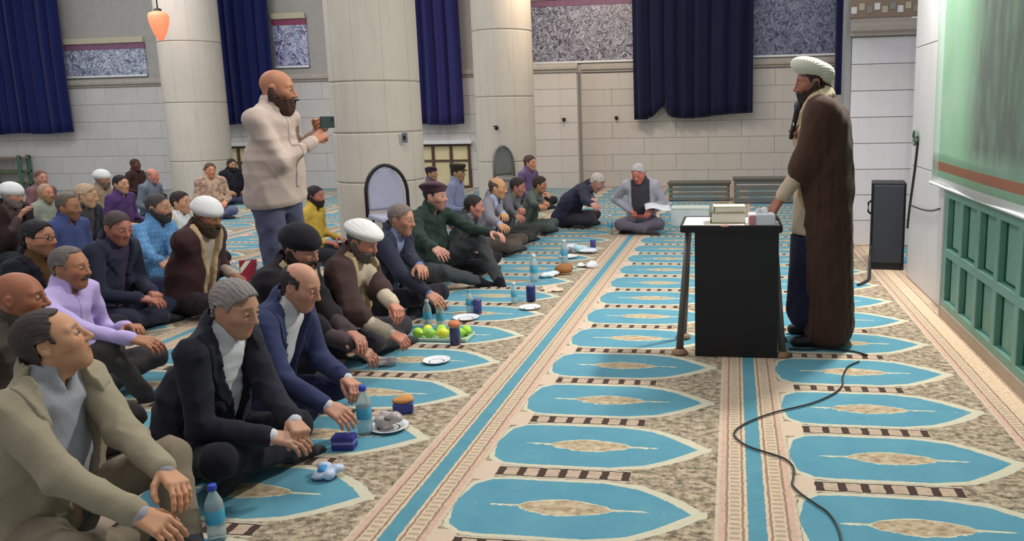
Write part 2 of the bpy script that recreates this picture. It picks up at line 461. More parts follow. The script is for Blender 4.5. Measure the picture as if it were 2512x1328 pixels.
# side pier and right wall
PY = 8.75
pr = struct_box('wall_right_pier', (1.20, PY, 0), (3.0, PY + .3, 2.19), M_JOINT)
slabs(pr, pr.location, 1.21, 2.6, 0, 2.18, .9, .29, M_STONE_R, PY - .006, jit=False, gap=.006)
tag(box('wall_right_pier_top', (2.1, PY + .15, 3.5), (.9, .15, 1.1), M_PLASTER), kind='structure')
tag(box('trim_4', (1.175, PY + .1, 2.3), (.03, .12, 2.3), plain('grey_jamb', (150, 150, 152), .6)), kind='structure')
moulding('trim_5', 1.19, 2.6, 2.19, PY - .002)
fz = empty('square_frieze', (1.6, PY - .02, 2.37))
box('backing', (0, 0, .09), (.42, .015, .09), plain('frieze_brown', (150, 128, 112), .6), fz)
for i in range(11):
    box('square_tile', (-.38 + i * .076, -.018, .09 + (.02 if i % 2 else -.012)), (.028, .006, .034), (M_WHITE, M_CREAM, plain('frieze_grey', (150, 150, 146), .5))[i % 3], fz, .004)
tag(fz, 'narrow frieze of small pale square tiles on top of the white side pier', 'tile frieze')
XW = 1.47
wr = struct_box('wall_right', (XW + .06, -1.5, 0), (XW + .3, 7.15, 4.6), M_PLASTER)
M_PALE = mat_stone('side_wall_white', (214, 214, 216))
slabs(wr, wr.location, 5.80, 7.14, 0, 3.9, 1.34, .98, M_PALE, XW + .05, jit=False, axis='y')
tag(box('baseboard_right', (XW + .005, 2.1, .04), (.025, 3.65, .04), plain('kerb_beige', (176, 160, 142), .7), None), kind='structure')
# green panelling: rails, stiles and inset boards
gp = empty('green_panelling', (XW, 2.2, 0))
M_G1 = plain('green_paint', (106, 152, 136), .4, var=.15); M_G2 = plain('green_paint_dark', (28, 88, 70), .45, var=.2)
y0, y1 = -1.2, 3.55
box('back_board', (.035, (y0 + y1) / 2, .49), (.012, (y1 - y0) / 2, .40), M_G2, gp, 0)
for z, hh in ((.105, .028), (.47, .030), (.875, .028)): box('rail', (.005, (y0 + y1) / 2, z), (.022, (y1 - y0) / 2, hh), M_G1, gp, .004)
yy = y1
ste = box_me('stile', (.020, .035, .40), .004); pan = {h: box_me('inset_board', (.008, .085, h), .006) for h in (.16, .165)}
while yy > y0:
    link('stile', ste, M_G1, gp, (.004, yy - .035, .49))
    for z, hh in ((.29, .16), (.68, .165)): link('inset_board', pan[hh], M_G1, gp, (.018, yy - .215, z))
    yy -= .36
box('plinth', (.02, (y0 + y1) / 2, .045), (.03, (y1 - y0) / 2, .04), plain('plinth_dark', (66, 84, 78), .6), gp)
tag(gp, 'green painted wooden panelling along the lower right wall', 'panelling')
box('end_panel', (.03, y1 + .02, .47), (.05, .02, .47), plain('panel_end_grey', (158, 158, 164), .6), gp)
# banner above the panelling
def mat_banner():
    m, b = begin('banner_print', .55, .2); co = coords(); p = xyz(co)
    n1 = noise(2.4, 4, co, .6); n2 = noise(5.0, 3, comb(p[0], p[1] * 2.2, p[2] * .7))
    col = mixc(n1, lin((120, 178, 132)), lin((176, 204, 186)))
    col = mixc(((p[1]).ramp(-2.6, 2.6, [(-2.6, 1), (.75, 1), (1.15, 0), (2.6, 0)])) * ((p[2]).ramp(-.2, 3, [(-.2, 0), (.1, 0), (.3, 1), (3, 1)])) * n2.ramp(.3, .6, [(.3, .6), (.6, 1)]), col, mixc(n2, lin((92, 94, 92)), lin((118, 132, 122))))
    col = mixc(p[2].lt(.16) * p[2].gt(.10), col, lin((176, 116, 92)))
    col = mixc(p[2].lt(.05), col, lin((230, 232, 232)))
    col = mixc(p[1].gt(1.72) * .6, col, lin((206, 220, 212)))
    setc(b, col); return m
bn = empty('wall_banner', (XW - .02, 4.25, .92))
V = []; F = []
for j in range(13):
    for i in range(25):
        yq = -3.6 + 5.5 * i / 24; zq = 2.6 * j / 12
        V.append((-.012 * math.sin(yq * 2.3 + zq) - .012, yq, zq - .012 * math.sin(yq * 3)))
for j in range(12):
    for i in range(24): F.append((j * 25 + i, (j + 1) * 25 + i, (j + 1) * 25 + i + 1, j * 25 + i + 1))
o = link('printed_sheet', np_mesh('printed_sheet', V, F), mat_banner(), bn); sm = o.modifiers.new('t', 'SOLIDIFY'); sm.thickness = .006
link('batten', tube_me('batten', [(-.012, -3.6, -.005), (-.012, 1.9, -.005)], .012, 6), M_WHITE, bn)
tag(bn, 'large faded green and grey printed banner high on the right wall', 'banner')
# low grey radiators and boards in front of the back wall
def radiator(px0, px1, pyb, pyt, label):
    a = at(px0, pyb, 0); b_ = at(px1, pyb, 0); yq = (a[1] + b_[1]) / 2; zt = at_y((px0 + px1) / 2, pyt, yq)[2]
    e = empty('low_bench', ((a[0] + b_[0]) / 2, yq + .2, 0)); w = (b_[0] - a[0]) / 2
    g = plain('bench_grey', (128, 128, 124), .6, var=.15)
    n = 4
    for k in range(n): box('front_slat', (0, -.16, zt * (k + .5) / n), (w, .015, zt / n / 2 - .012), g, e, .004)
    box('bench_top', (0, 0, zt - .015), (w + .02, .2, .018), plain('bench_top', (104, 102, 92), .5), e, .006)
    for sx in (-1, 1): box('bench_end', (sx * (w - .02), .01, zt / 2 - .015), (.02, .17, zt / 2 - .02), plain('bench_wood', (150, 132, 110), .6), e, .004)
    return tag(e, label, 'bench')
radiator(1640, 1790, 494, 448, 'low grey slatted bench along the back wall behind the white carton')
radiator(1800, 1960, 500, 438, 'low grey slatted bench with a darker top just left of the standing cleric')
# small things on the stone
def hook(px, py, y, label):
    p = at_y(px, py, y); e = empty('wall_tap', p)
    link('stem', tube_me('stem', [(0, .03, 0), (0, -.03, 0), (.02, -.06, -.01)], .018, 8), M_BLACK, e)
    link('plate', lathe_me('plate', [(0, 0), (.035, 0), (.03, .012), (0, .014)], 14), M_BLACK, e, (0, .02, 0), (R(90), 0, 0))
    link('handle', tube_me('handle', [(-.04, -.035, .025), (.04, -.035, .03)], .009, 6), M_BLACK, e)
    return tag(e, label, 'wall fitting')
hook(1383, 294, YB - .40, 'small dark fitting on the pale pier left of the widest curtain')
hook(1512, 290, YB - .05, 'small dark fitting on the stone wall just left of the widest curtain')
cc = c3 + np.array([-.05, -.1, 0]); q = at_y(1217, 314, c3[1] - .06)
hook(1217, 314, c3[1] - .11, 'small dark fitting on the third stone column')
q = at_y(993, 338, c2[1] + .12); sw = empty('light_switch', q)
box('plate', (0, 0, 0), (.03, .012, .055), plain('switch_grey', (110, 122, 132), .4), sw); box('rocker', (0, -.014, 0), (.014, .006, .025), M_BLACK, sw)
tag(sw, 'small grey switch plate on the right flank of the nearest column', 'switch')
# orange hanging lamp by the first column
q = at_y(395, 100, 12.8); lp = empty('hanging_lamp', q)
def mat_lamp():
    m, b = begin('lamp_glow', .4); setc(b, mixc(noise(4, 2, coords()), lin((240, 130, 90)), lin((250, 170, 130))))
    b.inputs['Emission Color'].default_value = lin((250, 130, 90)); b.inputs['Emission Strength'].default_value = .7; return m
link('shade', lathe_me('shade', [(0, 0), (.04, .01), (.10, .12), (.15, .28), (.165, .40), (.15, .46), (.05, .5), (0, .5)], 28), mat_lamp(), lp)
link('cord', tube_me('cord', [(0, 0, .5), (0, 0, 2.4)], .01, 6), M_BLACK, lp); link('cap', lathe_me('cap', [(.06, .49), (.06, .53), (0, .55)], 16), M_BLACK, lp)
tag(lp, 'orange glowing pendant lamp hanging by the farthest left column', 'lamp')
# green posted rack at the far left
q = at(40, 470, 0); rk = empty('shelf_rack', q); M_OL = plain('rack_olive', (104, 118, 78), .6); M_GP = plain('rack_green', (84, 112, 96), .5)
for sx in (-.62, .30):
    for sy in (-.12, .12): box('post', (sx, sy, .40), (.04, .03, .40), M_GP, rk, .006)
for z in (.18, .45, .74): box('shelf', (-.16, 0, z), (.5, .14, .02), M_OL if z < .7 else plain('rack_brown', (140, 120, 104), .6), rk, .005)
tag(rk, 'green posted shelf rack against the left end of the back wall', 'shelf')
# ---------------------------------------------------------------- implicit surfaces
def v3(*a): return np.array(a, float)
def unit(v): v = np.asarray(v, float); return v / (np.linalg.norm(v) + 1e-12)
def cap(a, b, ra, rb, n=None, kf=1.0): return ('c', np.asarray(a, float), np.asarray(b, float), ra, rb, None if n is None else unit(n), kf)
def ell(c, r, M=None): return ('e', np.asarray(c, float), np.asarray(r, float), np.eye(3) if M is None else M)
class Field:
    def __init__(s, lo, hi, vox):
        s.lo = np.asarray(lo, float); s.v = vox
        s.n = np.maximum(4, np.ceil((np.asarray(hi, float) - s.lo) / vox).astype(int) + 1)
        s.ax = [s.lo[i] + vox * np.arange(s.n[i]) for i in range(3)]
        s.f = np.full(tuple(s.n), .3, np.float32)
    def grid(s): return s.ax[0][:, None, None], s.ax[1][None, :, None], s.ax[2][None, None, :]
    def add(s, p, k=.03, sub=False):
        pad = k + 2 * s.v
        if p[0] == 'c':
            e = max(p[3], p[4]) / min(1.0, p[6]) + pad
            lo = np.minimum(p[1], p[2]) - e; hi = np.maximum(p[1], p[2]) + e
        else:
            e = np.abs(p[3]) @ p[2] + pad; lo = p[1] - e; hi = p[1] + e
        i0 = np.clip(np.floor((lo - s.lo) / s.v).astype(int), 0, s.n); i1 = np.clip(np.ceil((hi - s.lo) / s.v).astype(int) + 1, 0, s.n)
        if np.any(i1 <= i0): return s
        sl = tuple(slice(a, b) for a, b in zip(i0, i1))
        x = s.ax[0][sl[0]][:, None, None]; y = s.ax[1][sl[1]][None, :, None]; z = s.ax[2][sl[2]][None, None, :]
        if p[0] == 'c':
            a, b = p[1], p[2]; ba = b - a; L = ba @ ba + 1e-12
            qx, qy, qz = x - a[0], y - a[1], z - a[2]
            t = np.clip((qx * ba[0] + qy * ba[1] + qz * ba[2]) / L, 0, 1)
            vx, vy, vz = qx - t * ba[0], qy - t * ba[1], qz - t * ba[2]
            if p[5] is not None:
                n = p[5]; w = (vx * n[0] + vy * n[1] + vz * n[2]) * (p[6] - 1)
                vx, vy, vz = vx + n[0] * w, vy + n[1] * w, vz + n[2] * w
            d = np.sqrt(vx * vx + vy * vy + vz * vz) - (p[3] + (p[4] - p[3]) * t)
        else:
            c, r, M = p[1], p[2], p[3]
            qx, qy, qz = x - c[0], y - c[1], z - c[2]
            l = [(qx * M[0, i] + qy * M[1, i] + qz * M[2, i]) / r[i] for i in range(3)]
            q = np.sqrt(l[0] ** 2 + l[1] ** 2 + l[2] ** 2)
            l2 = np.sqrt((l[0] / r[0]) ** 2 + (l[1] / r[1]) ** 2 + (l[2] / r[2]) ** 2) + 1e-9
            d = q * (q - 1) / l2
        A = s.f[sl]
        if sub:
            h = np.maximum(k - np.abs(A + d), 0) / k; s.f[sl] = np.maximum(A, -d) + h * h * k * .25
        else:
            h = np.maximum(k - np.abs(A - d), 0) / k; s.f[sl] = np.minimum(A, d) - h * h * k * .25
        return s
    def wrinkle(s, amp, freq, seed, n=4, zs=1.0):
        r_ = np.random.RandomState(seed); idx = np.nonzero(np.abs(s.f) < .05)
        x, y, z = (s.ax[i][idx[i]] for i in range(3)); t = 0
        for _ in range(n):
            d = unit(r_.randn(3) * np.array([1, 1, zs])); g = unit(r_.randn(3) * np.array([1, 1, zs])); fq = freq * r_.uniform(.6, 1.8)
            w = np.sin(fq * (d[0] * x + d[1] * y + d[2] * z) + r_.uniform(0, 6.3) + 1.6 * np.sin(fq * .45 * (g[0] * x + g[1] * y + g[2] * z)))
            t = t + (1 - 2 * np.abs(w) ** .8)
        s.f[idx] -= (amp * t / n ** .5).astype(np.float32); return s
def nets(F):
    f, n = F.f, F.n
    s = f < 0
    cnt = np.zeros(tuple(n - 1), np.int8)
    for a in (0, 1):
        for b in (0, 1):
            for c in (0, 1): cnt += s[a:n[0] - 1 + a, b:n[1] - 1 + b, c:n[2] - 1 + c]
    mk = (cnt > 0) & (cnt < 8)
    I = np.argwhere(mk); idx = np.full(tuple(n - 1), -1, np.int32); idx[mk] = np.arange(len(I))
    acc = np.zeros((len(I), 3)); k = np.zeros(len(I))
    cs = [(a, b, c) for a in (0, 1) for b in (0, 1) for c in (0, 1)]
    val = {c: f[I[:, 0] + c[0], I[:, 1] + c[1], I[:, 2] + c[2]] for c in cs}
    for c in cs:
        for ax in range(3):
            if c[ax] == 0:
                d = list(c); d[ax] = 1; d = tuple(d); A, B = val[c], val[d]
                m = (A < 0) != (B < 0); t = np.where(m, A / np.where(m, A - B, 1), 0)
                p = np.tile(np.array(c, float), (len(I), 1)); p[:, ax] = t
                acc[m] += p[m]; k[m] += 1
    V = F.lo + (I + acc / np.maximum(k, 1)[:, None]) * F.v
    Q = []
    for ax in range(3):
        b, c = (ax + 1) % 3, (ax + 2) % 3
        s0 = [slice(None)] * 3; s1 = [slice(None)] * 3; s0[ax] = slice(0, -1); s1[ax] = slice(1, None)
        A, B = s[tuple(s0)], s[tuple(s1)]
        E_ = np.argwhere(A != B)
        E_ = E_[(E_[:, b] > 0) & (E_[:, c] > 0) & (E_[:, b] < n[b] - 1) & (E_[:, c] < n[c] - 1)]
        if not len(E_): continue
        fl_ = A[E_[:, 0], E_[:, 1], E_[:, 2]]
        def cell(db, dc):
            J = E_.copy(); J[:, b] += db; J[:, c] += dc; return idx[J[:, 0], J[:, 1], J[:, 2]]
        q = np.stack([cell(-1, -1), cell(0, -1), cell(0, 0), cell(-1, 0)], 1)
        q[~fl_] = q[~fl_][:, ::-1]; Q.append(q)
    return V, (np.concatenate(Q) if Q else np.zeros((0, 4), int))
def prims_bounds(ps, pad):
    lo = np.full(3, 9.); hi = np.full(3, -9.)
    for p in ps:
        if p[0] == 'c': e = max(p[3], p[4]) / min(1.0, p[6]); lo = np.minimum(lo, np.minimum(p[1], p[2]) - e); hi = np.maximum(hi, np.maximum(p[1], p[2]) + e)
        else: e = np.abs(p[3]) @ p[2]; lo = np.minimum(lo, p[1] - e); hi = np.maximum(hi, p[1] + e)
    return lo - pad, hi + pad
def build(ps, vox, k, pad=.03, wk=None):
    lo, hi = prims_bounds(ps, pad); F = Field(lo, hi, vox)
    for p in ps: F.add(p, k)
    if wk: F.wrinkle(*wk)
    return F
def rotm(yaw=0, pitch=0, roll=0):
    cy_, sy_ = math.cos(yaw), math.sin(yaw); cp, sp = math.cos(pitch), math.sin(pitch); cr, sr = math.cos(roll), math.sin(roll)
    return np.array([[cy_, -sy_, 0], [sy_, cy_, 0], [0, 0, 1]]) @ np.array([[cp, 0, sp], [0, 1, 0], [-sp, 0, cp]]) @ np.array([[1, 0, 0], [0, cr, -sr], [0, sr, cr]])

# ---------------------------------------------------------------- head, hair and hand templates (x forward, y left, z up)
def head_field(vox):
    F = Field((-.16, -.125, -.17), (.16, .125, .19), vox)
    F.add(ell((-.012, 0, .034), (.100, .076, .088)), .03)
    F.add(ell((.026, 0, -.030), (.066, .060, .084)), .05)
    for s in (-1, 1):
        F.add(cap((-.012, s * .052, -.045), (.058, s * .018, -.097), .018, .019), .035)
        F.add(ell((.055, s * .043, -.014), (.026, .022, .020)), .03)
        F.add(cap((.076, s * .012, .036), (.066, s * .046, .034), .011, .009), .018)
    F.add(cap((.070, -.008, -.099), (.070, .008, -.099), .019, .019), .03)
    F.add(ell((.058, 0, -.058), (.036, .034, .034)), .03)
    for s in (-1, 1): F.add(ell((.098, s * .033, .012), (.020, .019, .013)), .014, sub=True)
    F.add(cap((.088, 0, .028), (.114, 0, -.018), .007, .011), .014)
    F.add(ell((.112, 0, -.024), (.014, .012, .010)), .010)
    for s in (-1, 1): F.add(ell((.101, s * .013, -.028), (.012, .008, .008)), .008)
    for s in (-1, 1):
        F.add(ell((.076, s * .033, .012), (.0165, .0170, .0135)), .004)              # lids over the eyeball
    F.add(ell((.088, 0, -.056), (.010, .023, .0055)), .007)
    F.add(ell((.087, 0, -.067), (.011, .020, .0065)), .007)
    F.add(cap((.100, -.021, -.0612), (.100, .021, -.0612), .0035, .0035), .004, sub=True)
    for s in (-1, 1):
        Mx = rotm(s * R(-22), R(-12), 0)
        F.add(ell((-.014, s * .082, -.002), (.020, .0080, .032), Mx), .008)
        F.add(ell((-.008, s * .091, .003), (.011, .0065, .019), Mx), .005, sub=True)
    F.add(cap((-.022, 0, -.05), (-.034, 0, -.15), .053, .053), .035)
    return F
def copyF(F): G = Field.__new__(Field); G.lo, G.v, G.n, G.ax = F.lo, F.v, F.n, F.ax; G.f = F.f.copy(); return G
def head_mesh(F):
    V, Q = nets(F)
    keep = V[:, 2] > -.138; ok = keep[Q].all(1); Q = Q[ok]
    return V, Q
HAIRLINE = ([-.2, -.075, -.045, -.02, -.004, .003, .024, .034, .05, .066, .078, .09], [-.078, -.075, -.05, .008, .024, .004, .010, .046, .066, .082, .100, .15])
def hair_mesh(F, kind, seed=0):
    G = copyF(F); x, y, z = G.grid()
    th = {'full': .010, 'thick': .016, 'short': .005, 'receding': .008, 'fringe': .006, 'crop': .004}[kind]
    H = F.f - th
    if kind in ('full', 'thick', 'short', 'receding', 'crop'):
        back = {'receding': .024}.get(kind, 0.0)
        line = np.interp(x + back * np.clip((z - .015) / .05, 0, 1), *HAIRLINE)
        if kind == 'receding': line = line + .022 * np.exp(-((np.abs(y) - .045) / .016) ** 2) * (x > .02)
        reg = line - z
    else:
        reg = np.maximum(np.interp(x, *HAIRLINE) - z, z - (.062 - .25 * (x + .02)) )
        reg = np.maximum(reg, x - .020 + .12 * np.abs(z - .03))
    reg = reg + .0035 * np.sin(y * 150 + 3 * np.sin(x * 60)) + .0025 * np.sin(x * 170 + z * 90) + .002 * np.sin(y * 330 + x * 210)
    G.f = np.maximum(H, reg * .7).astype(np.float32)
    ear = (np.abs(np.abs(y) - .084) < .02) & (x > -.036) & (x < .012) & (z < .030) & (z > -.05)
    G.f = np.where(ear, np.maximum(G.f, .002), G.f).astype(np.float32)
    r_ = np.random.RandomState(seed + 3)
    band = np.nonzero(np.abs(G.f) < .02); X, Y, Z = (G.ax[i][band[i]] for i in range(3))
    a = np.arctan2(Y, Z + .02); w = np.sin(a * 40 + 3 * np.sin(X * 30)) + .8 * np.sin(a * 71 + X * 40) + .5 * np.sin(X * 70 + Y * 110)
    G.f[band] += (w * (.0016 if kind in ('full', 'thick') else .0007)).astype(np.float32)
    return nets(G)
def beard_mesh(F, kind, seed=0):
    G = copyF(F); x, y, z = G.grid()
    th = {'full': .017, 'trim': .009, 'stubble': .004, 'moustache': .008, 'goatee': .011}[kind]
    top = np.interp(x, [-.05, .0, .02, .05, .075, .12], [.01, .005, -.025, -.047, -.044, -.040])
    reg = np.maximum(z - top, -.02 - x + np.where(z < -.06, .02, 0))
    reg = np.maximum(reg, -.128 - z)
    lip = np.sqrt(((y) / .027) ** 2 + ((z + .0625) / .0105) ** 2) - 1
    reg = np.where(x > .06, np.maximum(reg, -lip * .012), reg)
    nose = np.sqrt((y / .017) ** 2 + ((z + .026) / .016) ** 2) - 1
    reg = np.where(x > .08, np.maximum(reg, -nose * .012), reg)
    if kind == 'moustache':
        reg = np.maximum(np.maximum(np.abs(z + .0455 + .28 * np.abs(y)) - .0075 , np.abs(y) - .036), .05 - x)
    if kind == 'goatee': reg = np.maximum(reg, np.maximum(np.abs(y) - .038, .045 - x))
    ext = F.f - th
    if kind == 'full':
        G2 = copyF(F); G2.add(ell((.068, 0, -.112), (.040, .042, .042)), .03); ext = np.minimum(ext, G2.f - .006)
        reg = np.maximum(z - top, -.03 - x); reg = np.where(x > .06, np.maximum(reg, -lip * .012), reg); reg = np.where(x > .08, np.maximum(reg, -nose * .012), reg)
    G.f = np.maximum(ext, reg * .8).astype(np.float32)
    band = np.nonzero(np.abs(G.f) < .02); X, Y, Z = (G.ax[i][band[i]] for i in range(3))
    G.f[band] += (.0012 * (np.sin(Y * 210 + 5 * np.sin(Z * 60)) + np.sin(X * 190 + Z * 50))).astype(np.float32)
    return nets(G)
def turban_mesh(vox, style):
    F = Field((-.2, -.17, -.05), (.2, .17, .24), vox)
    if style == 'wide':
        F.add(ell((-.012, 0, .082), (.112, .094, .072)), .02)
        F.add(cap((-.055, 0, .070), (.045, 0, .078), .078, .074, (0, 0, 1), 1.75), .03)
        F.add(ell((-.01, 0, .078), (.136, .121, .046)), .03)
    elif style == 'loaf':
        M_ = rotm(0, R(-24), 0)
        F.add(ell((-.012, 0, .088), (.130, .108, .060), M_), .03)
        F.add(ell((.02, 0, .115), (.100, .092, .052), M_), .03)
        F.add(ell((-.078, 0, .028), (.056, .085, .062)), .04)
    else:
        F.add(ell((-.014, 0, .070), (.118, .098, .085)), .02)
        F.add(ell((-.014, 0, .056), (.124, .104, .045)), .03)
    x, y, z = F.grid()
    a = np.arctan2(y, x + .01)
    w = np.sin((z + .035 * np.cos(a * 1.0 + .6) + .02 * np.cos(2 * a)) * 330 + 2 * np.sin(a * 2)) 
    F.f = (F.f + .0011 * w * (z < .16)).astype(np.float32)
    # hollow where the head sits
    F.add(ell((-.012, 0, .02), (.098, .074, .086)), .01, sub=True)
    return nets(F)
def cap_mesh(vox, style):
    F = Field((-.2, -.17, -.03), (.24, .17, .2), vox)
    if style == 'beret':
        F.add(ell((-.015, 0, .066), (.110, .090, .066)), .02); F.add(ell((-.02, -.022, .088), (.122, .108, .034), rotm(0, R(-10), R(-14))), .03)
    else:
        F.add(cap((-.012, 0, .062), (-.012, 0, .098), .088, .094, (1, 0, 0), .86), .01)
        F.add(cap((-.008, 0, .118), (-.004, 0, .124), .103, .103, (1, 0, 0), .86), .012)
        F.add(ell((.098, 0, .052), (.052, .062, .008), rotm(0, R(12), 0)), .006)
        x, y, z = F.grid(); F.f = np.maximum(F.f, z - .135).astype(np.float32); F.f = np.maximum(F.f, .036 - z - .0 * x).astype(np.float32)
    F.add(ell((-.012, 0, .02), (.097, .073, .082)), .008, sub=True)
    return nets(F)
def hand_mesh(vox, curl, spread=.0, thumb=(.55, .75, -.35), point=False):
    ps = [cap((-.07, 0, 0), (.004, 0, 0), .030, .024, (0, 0, 1), 1.25)]
    for y in (-.022, -.006, .010, .024): ps.append(cap((.010, y * .75, 0), (.084, y * 1.18, .001), .0150, .0125))
    ys = (.029, .0095, -.010, -.028); Ls = ((.040, .026, .021), (.044, .029, .022), (.041, .027, .021), (.033, .021, .019))
    for i in range(4):
        p = v3(.086 - .006 * (i == 3), ys[i], .001); an = 0.0; ya = spread * (1.5 - i) + (0.02 * (1.5 - i))
        cc_ = [c * (.35 if (point and i == 0) else 1.0) * (1 + .08 * i) for c in curl]; r_ = .0093 - .0006 * (i == 3)
        for j, L in enumerate(Ls[i]):
            an += R(cc_[j]); d = v3(math.cos(an) * math.cos(ya), math.cos(an) * math.sin(ya), -math.sin(an)); q = p + L * d
            ps.append(cap(p, q, r_, r_ - .0009)); p = q; r_ -= .0008
    t = unit(thumb); p = v3(.018, .022, -.004); q = p + .042 * t; ps.append(cap(p, q, .0155, .0118))
    t2 = unit(t + v3(.35, -.25, -.1)); u = q + .034 * t2; ps.append(cap(q, u, .0112, .0100)); t3 = unit(t2 + v3(.3, -.35, -.1)); ps.append(cap(u, u + .026 * t3, .0098, .0085))
    lo, hi = prims_bounds(ps, .012); F = Field(lo, hi, vox)
    for i, p in enumerate(ps): F.add(p, .012 if i < 6 else .005)
    return nets(F)
HF_N, HF_F = head_field(.0040), head_field(.0080)
TPL = {}
def tpl(key, fn):
    if key not in TPL: TPL[key] = fn()
    return TPL[key]
CURL = {'relax': ((22, 24, 16), .03), 'grip': ((62, 70, 40), 0), 'flat': ((6, 8, 5), .05), 'pinch': ((42, 34, 20), .02), 'point': ((50, 50, 30), .0)}
THUMB = {'relax': (.62, .62, -.42), 'grip': (.62, .35, -.75), 'flat': (.6, .75, -.2), 'pinch': (.75, .2, -.62), 'point': (.7, .3, -.6)}
def hand_tpl(kind, near):
    return tpl(('hand', kind, near), lambda: hand_mesh(.0031 if near else .006, CURL[kind][0], CURL[kind][1], THUMB[kind], kind == 'point'))
EYE = None
def eye_tpl(near):
    def mk():
        V = []; F = []; C = []; n, m_ = (16, 10) if near else (10, 6)
        for j in range(m_ + 1):
            a = math.pi * j / m_
            for i in range(n):
                b = 2 * math.pi * i / n; V.append((math.cos(a), math.sin(a) * math.cos(b), math.sin(a) * math.sin(b)))
                C.append(0 if a < .4 else (1 if a < .85 else 2))
        for j in range(m_):
            for i in range(n): F.append((j * n + i, j * n + (i + 1) % n, (j + 1) * n + (i + 1) % n, (j + 1) * n + i))
        return np.array(V), np.array(F), np.array(C)
    return tpl(('eye', near), mk)

def mat_skin():
    m, b = begin('skin', .52, .35)
    a = E.nt.nodes.new('ShaderNodeVertexColor'); a.layer_name = 'tone'
    c = E(a.outputs['Color']); co = coords()
    setc(b, mixc(noise(40, 3, co) * .25, c, mixc(1.0, c, lin((235, 170, 150)), 'MULTIPLY')))
    bump(b, noise(180, 3, co), .12, .003)
    b.inputs['Subsurface Weight'].default_value = .0
    return m
M_SKIN = mat_skin()
def hairmat(c):
    key = ('hair', tuple(c))
    if key in _mc: return _mc[key]
    m, b = begin('hair', .6, .3); co = coords(); a = lin(c); p = xyz(co)
    s = noise(60, 4, comb(p[0] * .5, p[1] * 2, p[2] * .8), .7)
    setc(b, mixc(s, tuple(v * .45 for v in a[:3]) + (1,), tuple(min(1, v * 1.6) for v in a[:3]) + (1,))); bump(b, s, .8, .008)
    _mc[key] = m; return m

